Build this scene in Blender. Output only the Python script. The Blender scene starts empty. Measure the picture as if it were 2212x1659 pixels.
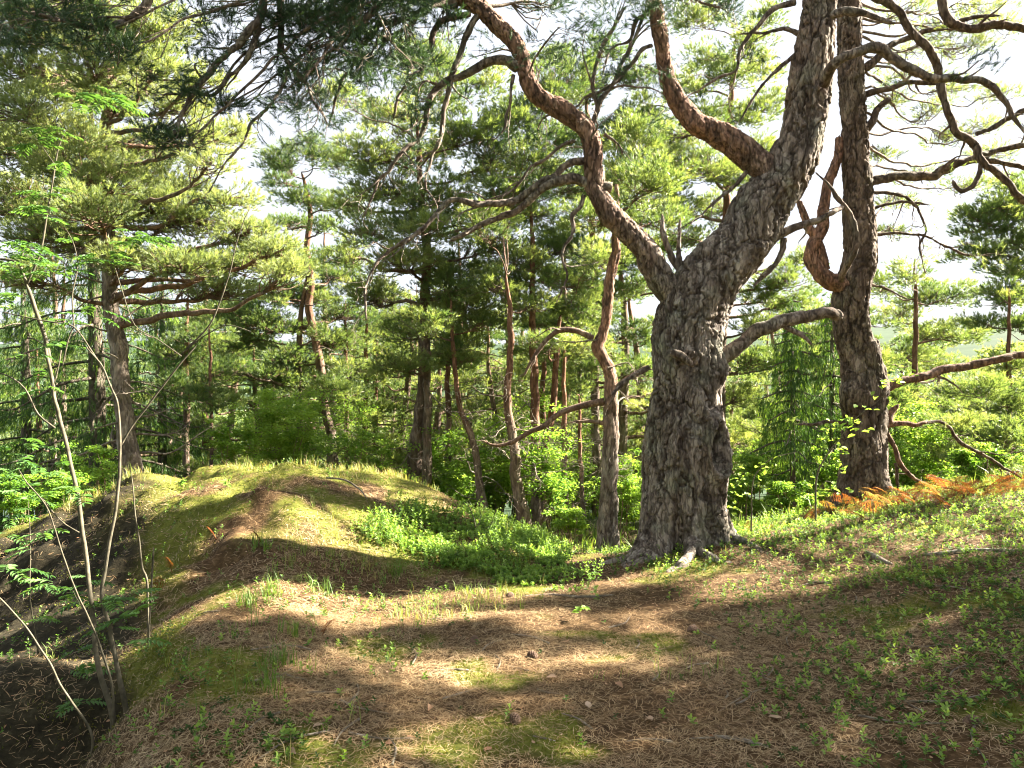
import bpy, math, random
import numpy as np
random.seed(7)
RNG = np.random.default_rng(7)
C = bpy.context.scene.collection
SC = bpy.context.scene

# ---------------------------------------------------------------- camera, sky, sun, exposure
F, CU, CV, CH = 1600.0, 1106.0, 829.5, 1.6            # photograph measured at 2212 x 1659
def W(u, v, d):
    return np.array([(u-CU)/F*d, d, CH-(v-CV)/F*d])
cam = bpy.data.cameras.new('camera'); cam.lens = 36*F/2212; cam.sensor_width = 36
cam.clip_start = 0.05; cam.clip_end = 9000
co = bpy.data.objects.new('camera', cam); co.location = (0, 0, CH); co.rotation_euler = (math.radians(90), 0, 0)
C.objects.link(co); SC.camera = co
SUN_AZ, SUN_EL = math.radians(70), math.radians(34)     # azimuth clockwise from +Y
SD = np.array([math.sin(SUN_AZ)*math.cos(SUN_EL), math.cos(SUN_AZ)*math.cos(SUN_EL), math.sin(SUN_EL)])
world = bpy.data.worlds.new('World'); SC.world = world; world.use_nodes = True
wn = world.node_tree
sky = wn.nodes.new('ShaderNodeTexSky'); sky.sky_type = 'NISHITA'; sky.sun_disc = False
sky.sun_elevation = SUN_EL; sky.sun_rotation = SUN_AZ; sky.dust_density = 3.0; sky.air_density = 1.0
bg = wn.nodes['Background']; bg.inputs['Strength'].default_value = 0.05
tcw = wn.nodes.new('ShaderNodeTexCoord'); cn = wn.nodes.new('ShaderNodeTexNoise'); cn.inputs['Scale'].default_value = 2.2; cn.inputs['Detail'].default_value = 6
wn.links.new(tcw.outputs['Generated'], cn.inputs['Vector'])
cr_ = wn.nodes.new('ShaderNodeMapRange'); cr_.inputs[1].default_value = .35; cr_.inputs[2].default_value = .65; cr_.inputs[3].default_value = .88; cr_.inputs[4].default_value = .98
wn.links.new(cn.outputs['Fac'], cr_.inputs[0])
mxw = wn.nodes.new('ShaderNodeMixRGB'); mxw.inputs[2].default_value = (2.1, 2.2, 2.4, 1)          # thin bright high cloud over the blue
wn.links.new(cr_.outputs[0], mxw.inputs[0]); wn.links.new(sky.outputs[0], mxw.inputs[1]); wn.links.new(mxw.outputs[0], bg.inputs[0])
sl = bpy.data.lights.new('sun', 'SUN'); sl.energy = 5.0; sl.angle = math.radians(0.5); sl.color = (1.0, .91, .76)
so = bpy.data.objects.new('sun', sl); C.objects.link(so)
from mathutils import Vector
so.rotation_euler = Vector(SD).to_track_quat('Z', 'Y').to_euler(); so.location = (0, 0, 30)
SC.view_settings.view_transform = 'Standard'; SC.view_settings.look = 'None'
SC.view_settings.gamma = 1; SC.view_settings.exposure = 3.4
cy = SC.cycles
cy.max_bounces = 6; cy.diffuse_bounces = 3; cy.glossy_bounces = 2; cy.transmission_bounces = 4; cy.transparent_max_bounces = 6
cy.sample_clamp_indirect = 6; cy.caustics_reflective = False; cy.caustics_refractive = False
cy.use_denoising = True; cy.use_adaptive_sampling = True; cy.adaptive_threshold = 0.02
cy.pixel_filter_type = 'BLACKMAN_HARRIS'; cy.filter_width = 1.1

# ---------------------------------------------------------------- numeric helpers
def nrm(a):
    a = np.asarray(a, float)
    return a/np.maximum(np.linalg.norm(a, axis=-1, keepdims=True), 1e-9)
def _h(ix, iy, iz, s):
    x = (ix.astype(np.int64)*73856093) ^ (iy.astype(np.int64)*19349663) ^ (iz.astype(np.int64)*83492791) ^ (s*2654435)
    x = x & 0xffffffff
    x = ((x ^ (x >> 16))*0x45d9f3b) & 0xffffffff
    x = ((x ^ (x >> 16))*0x45d9f3b) & 0xffffffff
    return ((x ^ (x >> 16)) & 0xffffff)/float(0xffffff)
def vnoise(p, s=0):
    i = np.floor(p).astype(np.int64); f = p-i; f = f*f*(3-2*f); r = 0
    for a in (0, 1):
        for b in (0, 1):
            for c in (0, 1):
                w = (f[:, 0] if a else 1-f[:, 0])*(f[:, 1] if b else 1-f[:, 1])*(f[:, 2] if c else 1-f[:, 2])
                r = r+w*_h(i[:, 0]+a, i[:, 1]+b, i[:, 2]+c, s)
    return r*2-1
def fbm(p, o=3, s=0):
    r = 0; a = 1.; t = 0
    for k in range(o):
        r = r+a*vnoise(p*2**k+k*17.3, s+k); t += a; a *= .5
    return r/t
def worley(p, s=0):
    i = np.floor(p).astype(np.int64); f1 = np.full(len(p), 9.); f2 = f1.copy(); cid = np.zeros(len(p))
    for a in (-1, 0, 1):
        for b in (-1, 0, 1):
            for c in (-1, 0, 1):
                x, y, z = i[:, 0]+a, i[:, 1]+b, i[:, 2]+c
                q = np.stack([x+_h(x, y, z, s), y+_h(x, y, z, s+1), z+_h(x, y, z, s+2)], 1)
                d = np.linalg.norm(q-p, axis=1); m = d < f1
                f2 = np.where(m, f1, np.minimum(f2, d)); cid = np.where(m, _h(x, y, z, s+5), cid); f1 = np.where(m, d, f1)
    return f1, f2, cid
def runit(n):
    return nrm(RNG.normal(size=(n, 3)))
def sstep(a, b, x):
    t = np.clip((x-a)/(b-a), 0, 1); return t*t*(3-2*t)

# ---------------------------------------------------------------- mesh builder
class MB:
    def __init__(s): s.v = []; s.q = []; s.t = []; s.a = {}; s.n = 0
    def add(s, v, q=None, t=None, **attr):
        v = np.asarray(v, np.float32).reshape(-1, 3); n = len(v)
        if q is not None and len(q): s.q.append(np.asarray(q, np.int64).reshape(-1, 4)+s.n)
        if t is not None and len(t): s.t.append(np.asarray(t, np.int64).reshape(-1, 3)+s.n)
        s.v.append(v)
        for k in set(list(attr)+list(s.a)):
            if k not in s.a: s.a[k] = [np.zeros(s.n, np.float32)] if s.n else []
            s.a[k].append(np.broadcast_to(np.asarray(attr.get(k, 0.), np.float32), (n,)))
        s.n += n
    def build(s, name, mats, parent=None, smooth=False, origin=None):
        me = bpy.data.meshes.new(name)
        v = np.concatenate(s.v) if s.v else np.zeros((0, 3), np.float32)
        org = np.zeros(3) if origin is None else np.asarray(origin, float)
        v = (v-org.astype(np.float32)).astype(np.float32)
        q = np.concatenate(s.q) if s.q else np.zeros((0, 4), np.int64)
        t = np.concatenate(s.t) if s.t else np.zeros((0, 3), np.int64)
        me.vertices.add(len(v)); me.vertices.foreach_set('co', v.ravel())
        lp = np.concatenate([q.ravel(), t.ravel()]).astype(np.int32)
        me.loops.add(len(lp)); me.loops.foreach_set('vertex_index', lp)
        st = np.concatenate([np.arange(len(q))*4, len(q)*4+np.arange(len(t))*3]).astype(np.int32)
        me.polygons.add(len(st)); me.polygons.foreach_set('loop_start', st)
        for k, l in s.a.items():
            at = me.attributes.new(k, 'FLOAT', 'POINT'); at.data.foreach_set('value', np.concatenate(l).astype(np.float32))
        me.update(calc_edges=True)
        if smooth: me.polygons.foreach_set('use_smooth', np.ones(len(st), bool))
        me.materials.append(mats)
        o = bpy.data.objects.new(name, me); C.objects.link(o)
        if parent is not None: o.parent = parent
        elif origin is not None: o.location = org
        return o
def thing(name, loc, label, cat, group=None):
    o = bpy.data.objects.new(name, None); C.objects.link(o); o.location = loc; o.empty_display_size = .2
    o['label'] = label; o['category'] = cat
    if group: o['group'] = group
    return o
def tag(o, label=None, cat=None, group=None, kind=None):
    for k, x in (('label', label), ('category', cat), ('group', group), ('kind', kind)):
        if x: o[k] = x
    return o

def smooth_path(pts, rad, step):
    P = np.asarray(pts, float); R = np.asarray(rad, float)
    R = np.atleast_1d(R)
    if len(R) != len(P): R = np.interp(np.linspace(0, 1, len(P)), np.linspace(0, 1, len(R)), R)
    L = np.r_[0, np.cumsum(np.linalg.norm(np.diff(P, axis=0), axis=1))]
    n = max(3, int(L[-1]/step)+1); s = np.linspace(0, L[-1], n)
    if len(P) > 2:
        Pm = np.vstack([2*P[0]-P[1], P, 2*P[-1]-P[-2]])
        k = np.clip(np.searchsorted(L, s, 'right')-1, 0, len(P)-2); t = ((s-L[k])/np.maximum(L[k+1]-L[k], 1e-9))[:, None]
        a, b, c, d = Pm[k], Pm[k+1], Pm[k+2], Pm[k+3]
        Q = .5*((2*b)+(-a+c)*t+(2*a-5*b+4*c-d)*t*t+(-a+3*b-3*c+d)*t**3)
    else: Q = P[0]+(P[1]-P[0])*(s/L[-1])[:, None]
    return Q, np.interp(s, L, R), s
def tube(mb, pts, rad, seg=6, step=.15, red=0., tint=0., rough=0., plate=0., seed=0, fn=None, tip=True, wig=0., pscale=9., refv=None):
    Q, R, s = smooth_path(pts, rad, step); n = len(Q)
    if wig: Q = Q+np.stack([vnoise(Q*3.1, 40+j)+.35*vnoise(Q*9.3, 50+j) for j in range(3)], 1)*wig*np.minimum(1, s/.4)[:, None]
    T = nrm(np.gradient(Q, axis=0))
    if refv is None:
        ms = np.abs(T).max(0); ref = np.eye(3)[np.argmin(ms)]
    else: ref = refv
    N = nrm(np.cross(T, ref)); B = np.cross(T, N)
    th = np.arange(seg)*2*math.pi/seg
    dirs = N[:, None]*np.cos(th)[None, :, None]+B[:, None]*np.sin(th)[None, :, None]
    r = np.repeat(R[:, None], seg, 1); base = Q[:, None]+dirs*r[..., None]
    crack = np.zeros(n*seg)
    if rough:
        p = base.reshape(-1, 3); r = r*(1+rough*fbm(p*2.2, 3, 3+seed).reshape(n, seg))
    if rough > .12:          # knots and branch scars
        kf = worley(base.reshape(-1, 3)*3.6, 31+seed)[0].reshape(n, seg); r = r*(1+rough*1.3*np.exp(-(kf/.28)**2))
    if fn is not None: r = r+fn(base, dirs, Q, R)
    if plate:
        p = (Q[:, None]+dirs*r[..., None]).reshape(-1, 3); k9 = 9./pscale
        pw = p+.10*k9*np.stack([fbm(p*4/k9, 2, 11), fbm(p*4/k9, 2, 12), 1.6*fbm(p*4/k9, 2, 13)], 1)+.02*k9*np.stack([vnoise(p*26, 14), vnoise(p*26, 15), vnoise(p*26, 16)], 1)
        f1, f2, cid = worley(pw*np.array([pscale, pscale, pscale*.27]), 5+seed); e = np.clip((f2-f1)/.16, 0, 1)
        g1_, g2_, c2 = worley(pw*np.array([pscale, pscale, pscale*.5])*2.3, 9+seed); e2 = np.clip((g2_-g1_)/.2, 0, 1)
        h1_, h2_, c3 = worley(p*np.array([pscale, pscale, pscale*.6])*5.2, 13+seed)
        rg = 1-np.abs(fbm(pw*np.array([14, 14, 3.])*pscale/9, 2, 20))*2.2
        crack = np.clip((1-e)*.8+.4*(1-e2)*(rg < .6), 0, 1)
        dr = plate*(-(1-e)*1.5+(cid-.5)*1.1-(1-e2)*.35+(c2-.5)*.9+(c3-.5)*.5+rg*.3)
        r = r+dr.reshape(n, seg)
    V = Q[:, None]+dirs*r[..., None]
    if tip: V[-1] = Q[-1]+dirs[-1]*R[-1]*.3
    i = np.arange(n-1)[:, None]*seg; j = np.arange(seg)[None]; k = (j+1) % seg
    q = np.stack([i+j, i+k, i+seg+k, i+seg+j], -1).reshape(-1, 4)
    V = V.reshape(-1, 3)
    c0 = len(V); V = np.vstack([V, Q[-1]+T[-1]*R[-1]*.6])
    V = np.vstack([V, Q[0]-T[0]*R[0]*.2])
    e = (n-1)*seg; t = np.stack([e+np.arange(seg), e+(np.arange(seg)+1) % seg, np.full(seg, c0)], 1)
    t = np.vstack([t, np.stack([(np.arange(seg)+1) % seg, np.arange(seg), np.full(seg, c0+1)], 1)])
    rd = np.asarray(red, float)
    rdv = np.repeat(np.interp(s, [0, s[-1]], [rd.flat[0], rd.flat[-1]]) if rd.size <= 2 else np.interp(s/s[-1], np.linspace(0, 1, rd.size), rd), seg)
    mb.add(V, q, t, red=np.r_[rdv, rdv[-1], rdv[0]], crack=np.r_[crack, 0, 0], tint=tint)
    return Q, R
def walk(p, d, L, n=6, wander=.35, trop=(0, 0, 0)):
    pts = [np.array(p, float)]; d = nrm(np.array(d, float)); tr = np.array(trop, float)
    for k in range(n):
        d = nrm(d+np.array([random.gauss(0, 1), random.gauss(0, 1), random.gauss(0, 1)])*wander+tr)
        pts.append(pts[-1]+d*L/n)
    return np.array(pts)

def tufts(mb, cen, dirs, K=12, L=.12, w=.008, spread=.8, shoot=.06, tint=None):
    cen = np.asarray(cen, float); dirs = nrm(dirs); n = len(cen)
    if n == 0: return
    d = nrm(np.repeat(dirs, K, 0)+runit(n*K)*spread*RNG.uniform(.6, 1.2, (n*K, 1)))
    b = np.repeat(cen, K, 0)+np.repeat(dirs, K, 0)*(RNG.random((n*K, 1))-.5)*shoot*2
    ll = L*RNG.uniform(.7, 1.2, (n*K, 1)); side = nrm(np.cross(d, runit(n*K)))*w*.5
    V = np.stack([b-side, b+side, b+d*ll], 1).reshape(-1, 3)
    ti = np.zeros(n) if tint is None else tint
    mb.add(V, None, np.arange(n*K*3).reshape(-1, 3), tint=np.repeat(np.repeat(ti, K)+RNG.uniform(-.12, .12, n*K), 3))
def leaves(mb, cen, dirs, nor, L=.05, w=.03, tint=None, fold=.25):
    """one leaf each: a pointed six-sided blade folded along its midrib"""
    cen = np.asarray(cen, float); n = len(cen)
    if n == 0: return
    d = nrm(dirs); s = nrm(np.cross(d, nor)); u = np.cross(s, d)
    L = np.broadcast_to(np.asarray(L, float), (n,))[:, None]; w = np.broadcast_to(np.asarray(w, float), (n,))[:, None]
    a = cen; m1 = cen+d*L*.38; m2 = cen+d*L*.72; t = cen+d*L-u*L*.06
    up = u*w*fold
    V = np.stack([a, m1-s*w*.5+up, m2-s*w*.36+up, t, m2+s*w*.36+up, m1+s*w*.5+up], 1).reshape(-1, 3)
    i = np.arange(n)[:, None]*6
    q = np.concatenate([i+np.array([0, 1, 2, 3]), i+np.array([0, 3, 4, 5])])
    mb.add(V, q, None, tint=np.repeat(np.zeros(n) if tint is None else tint, 6))

# ---------------------------------------------------------------- materials
def mat(name):
    m = bpy.data.materials.new(name); m.use_nodes = True; nt = m.node_tree; nt.nodes.clear()
    out = nt.nodes.new('ShaderNodeOutputMaterial')
    def N(t, **k):
        x = nt.nodes.new('ShaderNode'+t)
        for a, b in k.items():
            if a.startswith('i_'): x.inputs[a[2:].replace('_', ' ')].default_value = b
            else: setattr(x, a, b)
        return x
    return m, nt, out, N, nt.links.new
def ramp(N, stops):
    r = N('ValToRGB'); e = r.color_ramp.elements
    while len(e) < len(stops): e.new(.5)
    for x, (p, c) in zip(e, stops): x.position = p; x.color = (*c, 1)
    return r
def mixc(N, l, a, b, f, mode='MIX'):
    m = N('MixRGB', blend_type=mode)
    for k, x in ((0, f), (1, a), (2, b)):
        if isinstance(x, (int, float)): m.inputs[k].default_value = x
        elif isinstance(x, tuple): m.inputs[k].default_value = (*x, 1)
        else: l(x, m.inputs[k])
    return m.outputs[0]
def m_bark(name, lo, hi, red, sc=1., lichen=(.16, .17, .11), lamt=.35):
    m, nt, out, N, l = mat(name)
    tc = N('TexCoord'); mp = N('Mapping'); mp.inputs['Scale'].default_value = (sc, sc, sc*.24); l(tc.outputs['Object'], mp.inputs[0])
    n1 = N('TexNoise', i_Scale=9., i_Detail=8., i_Roughness=.7); l(mp.outputs[0], n1.inputs['Vector'])
    wv = mixc(N, l, mp.outputs[0], n1.outputs['Color'], .16)
    vo = N('TexVoronoi', feature='DISTANCE_TO_EDGE', i_Scale=26.); l(wv, vo.inputs['Vector'])
    vr = ramp(N, [(0, (0, 0, 0)), (.09, (1, 1, 1))]); l(vo.outputs['Distance'], vr.inputs[0])
    r1 = ramp(N, [(.3, lo), (.7, hi)]); l(n1.outputs['Fac'], r1.inputs[0])
    r2 = ramp(N, [(.3, tuple(x*.55 for x in red)), (.7, red)]); l(n1.outputs['Fac'], r2.inputs[0])
    ar = N('Attribute', attribute_name='red'); ac = N('Attribute', attribute_name='crack')
    n3 = N('TexNoise', i_Scale=3., i_Detail=4.); l(tc.outputs['Object'], n3.inputs['Vector'])
    vc = N('TexVoronoi', i_Scale=17.); l(wv, vc.inputs['Vector']); vs = N('SeparateColor'); l(vc.outputs['Color'], vs.inputs[0])
    fl = ramp(N, [(0, (.55, .5, .47)), (.5, (1., .95, .9)), (1, (1.45, 1.5, 1.5))]); l(vs.outputs[0], fl.inputs[0])
    c = mixc(N, l, r1.outputs[0], r2.outputs[0], ar.outputs['Fac']); c = mixc(N, l, c, fl.outputs[0], .75, 'MULTIPLY')
    lr = ramp(N, [(.5, (0, 0, 0)), (.68, (lamt, lamt, lamt))]); l(n3.outputs['Fac'], lr.inputs[0])
    inv = N('Math', operation='MULTIPLY_ADD'); l(ar.outputs['Fac'], inv.inputs[0]); inv.inputs[1].default_value = -1; inv.inputs[2].default_value = 1
    lm = N('Math', operation='MULTIPLY'); l(lr.outputs[0], lm.inputs[0]); l(inv.outputs[0], lm.inputs[1])
    c = mixc(N, l, c, lichen, lm.outputs[0])
    dk = mixc(N, l, (.35, .28, .24), (1., 1., 1.), vr.outputs[0])
    c = mixc(N, l, c, dk, .3, 'MULTIPLY')
    acm = N('Math', operation='MULTIPLY'); l(ac.outputs['Fac'], acm.inputs[0]); acm.inputs[1].default_value = .95
    c = mixc(N, l, c, tuple(x*.6 for x in lo), acm.outputs[0])
    bs = N('BsdfPrincipled', i_Roughness=.9); bs.inputs['Specular IOR Level'].default_value = .2; l(c, bs.inputs['Base Color'])
    ad = N('Math', operation='MULTIPLY_ADD'); l(n1.outputs['Fac'], ad.inputs[0]); ad.inputs[1].default_value = .8; l(vr.outputs[0], ad.inputs[2])
    bp = N('Bump', i_Strength=.9, i_Distance=.014/sc**.5); l(ad.outputs[0], bp.inputs['Height']); l(bp.outputs[0], bs.inputs['Normal'])
    l(bs.outputs[0], out.inputs[0]); return m
def m_leaf(name, stops, trans=.45, rough=.5, spec=.3, glow=(1.35, 1.25, .55)):
    m, nt, out, N, l = mat(name)
    at = N('Attribute', attribute_name='tint'); r = ramp(N, stops); l(at.outputs['Fac'], r.inputs[0])
    bs = N('BsdfPrincipled', i_Roughness=rough); bs.inputs['Specular IOR Level'].default_value = spec; l(r.outputs[0], bs.inputs['Base Color'])
    tr = N('BsdfTranslucent'); l(mixc(N, l, r.outputs[0], glow, 1., 'MULTIPLY'), tr.inputs[0])
    mx = N('MixShader'); mx.inputs[0].default_value = trans; l(bs.outputs[0], mx.inputs[1]); l(tr.outputs[0], mx.inputs[2])
    l(mx.outputs[0], out.inputs[0]); return m
def m_plain(name, a, b, scale=8., rough=.85, bump=.3):
    m, nt, out, N, l = mat(name)
    tc = N('TexCoord'); n = N('TexNoise', i_Scale=scale, i_Detail=6.); l(tc.outputs['Object'], n.inputs['Vector'])
    r = ramp(N, [(.3, a), (.7, b)]); l(n.outputs['Fac'], r.inputs[0])
    bs = N('BsdfPrincipled', i_Roughness=rough); l(r.outputs[0], bs.inputs['Base Color']); bs.inputs['Specular IOR Level'].default_value = .25
    bp = N('Bump', i_Strength=bump, i_Distance=.01); l(n.outputs['Fac'], bp.inputs['Height']); l(bp.outputs[0], bs.inputs['Normal'])
    l(bs.outputs[0], out.inputs[0]); return m

BARK = m_bark('old_pine_bark', (.085, .062, .05), (.39, .345, .295), (.40, .235, .165), 1., (.20, .22, .16), .55)
BARK2 = m_bark('dark_pine_bark', (.06, .045, .036), (.25, .205, .165), (.42, .235, .16))
BARKF = m_bark('forest_pine_bark', (.11, .082, .065), (.25, .20, .16), (.24, .13, .085), .7)
BARKG = m_bark('grey_pine_bark', (.19, .155, .13), (.34, .29, .245), (.32, .17, .11), .8)
BARKS = m_bark('spruce_bark', (.08, .065, .05), (.17, .14, .11), (.2, .13, .08), .8)
DEAD = m_bark('dead_branch_bark', (.14, .12, .1), (.34, .3, .25), (.35, .2, .12), 1.4)
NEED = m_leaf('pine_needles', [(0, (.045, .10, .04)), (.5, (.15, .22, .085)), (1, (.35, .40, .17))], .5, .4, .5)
NEEDL = m_leaf('pale_pine_needles', [(0, (.13, .18, .08)), (.5, (.19, .255, .12)), (1, (.33, .375, .19))], .5, .45, .35)  # for the sunlit left crown: sunlight put into the paler needle colour
NEEDN = m_leaf('dark_pine_needles', [(0, (.02, .05, .03)), (.5, (.045, .09, .045)), (1, (.09, .15, .055))], .3, .45, .35)  # for the near shaded crown: shade put into the deeper needle colour
SPRU = m_leaf('spruce_needles', [(0, (.035, .085, .025)), (.5, (.10, .20, .04)), (1, (.28, .44, .07))], .4)
LEAF = m_leaf('broad_leaves', [(0, (.06, .16, .025)), (.5, (.17, .31, .06)), (1, (.31, .46, .10))], .55)
BILB = m_leaf('bilberry_leaves', [(0, (.035, .085, .025)), (.5, (.13, .25, .05)), (1, (.30, .44, .11))], .45)
ROWL = m_leaf('rowan_leaves', [(0, (.05, .13, .035)), (1, (.12, .235, .065))], .45)
GRAS = m_leaf('grass_blades', [(0, (.07, .15, .03)), (.5, (.18, .27, .06)), (1, (.48, .40, .2))], .4)
MOSS = m_leaf('moss_fuzz', [(0, (.06, .085, .015)), (.5, (.14, .15, .035)), (1, (.26, .26, .07))], .3, .8, .1)
LITT = m_leaf('fallen_needles', [(0, (.12, .06, .022)), (.5, (.30, .195, .10)), (1, (.60, .47, .28))], .12, .5, .4, (1, .9, .7))
FERN = m_leaf('dry_fern', [(0, (.15, .05, .02)), (.5, (.30, .12, .035)), (1, (.27, .25, .07))], .4, .6, .2, (1.2, 1., .6))
DLEAF = m_leaf('dry_leaf', [(0, (.22, .10, .05)), (.5, (.42, .26, .16)), (1, (.58, .46, .36))], .2, .6, .2, (1, .9, .7))
ROWB = m_plain('rowan_bark', (.05, .045, .03), (.15, .13, .09), 25)
STEMS = m_plain('thin_stem_bark', (.14, .10, .06), (.3, .23, .15), 30)
CONE = m_plain('cone_scales', (.08, .05, .035), (.2, .13, .09), 60)

# ---------------------------------------------------------------- terrain
GP = [(1106,1659,3.08),(1106,1450,4.13),(1106,1340,5.0),(1200,1285,5.9),(1000,1255,6.3),(1260,1278,6.1),(1350,1235,6.9),(1478,1200,7.4),
 (700,1659,3.08),(700,1450,4.1),(700,1340,4.95),(750,1270,5.9),(500,1659,3.05),(480,1450,4.0),(450,1350,4.7),
 (2212,1659,2.85),(2212,1500,3.4),(2212,1400,3.9),(2212,1300,4.6),(2212,1200,5.5),(2212,1120,6.6),(2212,1062,7.8),(2212,1050,8.8),
 (1800,1659,2.98),(1800,1500,3.65),(1800,1400,4.3),(1800,1300,5.2),(1800,1200,6.5),(1800,1135,7.8),(1870,1092,9.3),(2050,1080,8.0),
 (1500,1659,3.05),(1500,1450,4.05),(1500,1330,5.1),(1560,1230,6.5),(1650,1150,8.2),(1900,1110,8.4),
 (600,1300,5.2),(600,1200,5.95),(600,1085,6.9),(450,1112,6.75),(450,1052,7.6),(620,1012,8.7),(400,1024,8.4),(500,1010,8.7),(850,1028,8.7),(760,1018,8.8),
 (740,1098,7.1),(800,1200,6.6),(950,1065,8.5),(1000,1092,8.5),(900,1150,7.3),(1050,1180,7.3),(1150,1190,7.8),(1200,1215,7.4),
 (300,1050,8.0),(200,1092,7.9),(100,1150,7.7),(0,1215,7.5),(300,1130,7.2),(200,1200,6.9),(0,1290,6.8),
 (330,1250,6.1),(250,1300,5.7),(100,1350,5.9),(0,1380,6.0),(200,1450,4.9),(0,1480,5.0),(200,1620,3.75),(0,1620,4.0),
 (1310,1195,14),(1150,1150,15.5),(915,1100,17)]
GW = [(-3.0,4.7,-.12),(-3.9,4.9,-.25),(-5,9.4,-.05),(-4.4,10.0,-.1),(-3,10.2,.0),(-1.7,9.9,.05),(-5.6,8.6,0.),(-1.50,3.0,.02),(-1.85,4.0,.04),(-2.05,4.8,.06),(-1.95,2.9,-.55),(-2.3,3.9,-.6),(-1.2,0,0),(1.2,0,0),(0,-3,0),(3,0,.3),(-4,0,-.6),(6,0,.8),(7,4,1.0),(8,8,.85),(9,12,.2),
 (6,12,-.5),(3.5,11.5,-.7),(3,10,-.45),(1.3,10,-.85),(0,10,-.75),(-2,11,-.5),(-4,11,-.5),(-6,11,-.6),(-8,8,-.7),(-8,4,-1.1),(-6,9.3,-.2),(-3,14,-1.2),(-7,14,-1.3),(-11,12,-1.6),
 (5,16,-1.6),(10,16,-1.2),(-13,4,-2),(13,5,1.2),(12,-5,1),(-10,-6,-1),(0,-12,0),(0,19,-2.3),(-8,19,-2.5),(8,20,-2.1)]
gp = np.array([W(*p) for p in GP]+[list(map(float, p)) for p in GW])
def _U(r2): return np.where(r2 > 1e-12, r2*np.log(np.maximum(r2, 1e-12)), 0)*.5
_n = len(gp); _K = _U(((gp[:, None, :2]-gp[None, :, :2])**2).sum(-1))+np.eye(_n)*.02
_A = np.zeros((_n+3, _n+3)); _A[:_n, :_n] = _K; _A[:_n, _n:] = np.c_[np.ones(_n), gp[:, :2]]; _A[_n:, :_n] = _A[:_n, _n:].T
_wt = np.linalg.solve(_A, np.r_[gp[:, 2], 0, 0, 0])
def farz(x, y):
    r = np.hypot(x, y); right = sstep(-.3, .9, x/np.maximum(r, 1e-6))
    z = -1.6-.17*(r-16)*(1-.25*right)+1.5*right
    z = np.maximum(z, -31+0*z)
    z = z+fbm(np.stack([x/30, y/30, 0*x], 1), 3, 60)*np.clip((r-16)/20, 0, 1)*1.5
    ridge = sstep(500, 1500, r)*(125+45*fbm(np.stack([x/500, y/500, 0*x], 1), 3, 61))*(1-.35*sstep(-.2, -.8, x/np.maximum(r, 1)))
    return z+ridge
def ground(x, y):
    x = np.atleast_1d(np.asarray(x, float)); y = np.atleast_1d(np.asarray(y, float)); out = np.empty(len(x))
    for s in range(0, len(x), 40000):
        a, b = x[s:s+40000], y[s:s+40000]; r = np.hypot(a, b); w = sstep(15, 21, r)
        z = np.zeros(len(a)); m = w < 1
        if m.any():
            z[m] = _U((a[m, None]-gp[None, :, 0])**2+(b[m, None]-gp[None, :, 1])**2)@_wt[:_n]+_wt[_n]+_wt[_n+1]*a[m]+_wt[_n+2]*b[m]
        z = z*(1-w)+(farz(a, b)*w if w.any() else 0)
        p = np.stack([a, b, 0*a], 1)
        z = z+.035*fbm(p*1.6, 3, 70)+.012*fbm(p*9, 2, 71)
        z = z+.13*np.exp(-((a-1.72)**2+(b-7.35)**2)/.75)+.10*np.exp(-((a-4.55)**2+(b-9.45)**2)/.6)
        mw = sstep(-1.6, -2.6, a)*sstep(5.2, 6.2, b)*sstep(10, 8.5, b)   # rougher rock under the left of the mound
        z = z+mw*.24*fbm(p*2.6+5, 4, 72)
        out[s:s+40000] = z
    return out
def g1(x, y): return float(ground([x], [y])[0])
def onG(u, v, d):
    p = W(u, v, d); p[2] = g1(p[0], p[1]); return p
def hit(u, v):
    """the point where the ray through a photograph pixel meets the ground"""
    d = np.arange(2.2, 20, .02); x = (u-CU)/F*d; z = CH-(v-CV)/F*d; g = ground(x, d); k = np.argmax(z < g)
    return np.array([x[k], d[k], g[k]])
def axis(lo, hi, st, far, gr=1.13):
    c = list(np.arange(lo, hi, st)); s = st; a = []; x = hi
    while x < far: a.append(x); s *= gr; x += s
    b = []; s = st; x = lo-st
    while x > -far: b.append(x); s *= gr; x -= s
    return np.array(b[::-1]+c+a)
gx = axis(-6.5, 6.5, .05, 4000); gy = axis(2.2, 10.5, .05, 4000)
X, Y = np.meshgrid(gx, gy); Z = ground(X.ravel(), Y.ravel())
nx, ny = len(gx), len(gy)
def moundm(x, y):        # moss and needle covered mound
    return sstep(-.2, -1.0, x+.12*(y-6))*sstep(5.6, 6.6, y-.25*(x+3))*sstep(11, 9.5, y)
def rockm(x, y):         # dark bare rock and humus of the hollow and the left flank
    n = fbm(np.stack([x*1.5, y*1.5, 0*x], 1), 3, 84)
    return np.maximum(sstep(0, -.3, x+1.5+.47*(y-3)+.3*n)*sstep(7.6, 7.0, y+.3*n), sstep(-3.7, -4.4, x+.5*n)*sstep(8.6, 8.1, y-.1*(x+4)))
def mossm(x, y):
    p = np.stack([x, y, 0*x], 1); n = fbm(p*1.3, 3, 80); n2 = fbm(p*4, 2, 81)
    m = moundm(x, y)*sstep(-.25, .15, n+.5*n2+.15-.18*sstep(7.2, 6.2, y)+.25*sstep(7.4, 8.2, y))
    m = np.maximum(m, sstep(.16, .45, n+.35*n2)*sstep(.2, 1.2, x+.3*n)*.9); m = np.maximum(m, sstep(.3, .5, n+.45*n2))
    return np.clip(m*(1-.75*rockm(x, y)), 0, 1)
gm = MB(); i = np.arange(ny-1)[:, None]*nx; j = np.arange(nx-1)[None]
rr = np.hypot(X.ravel(), Y.ravel())
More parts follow.
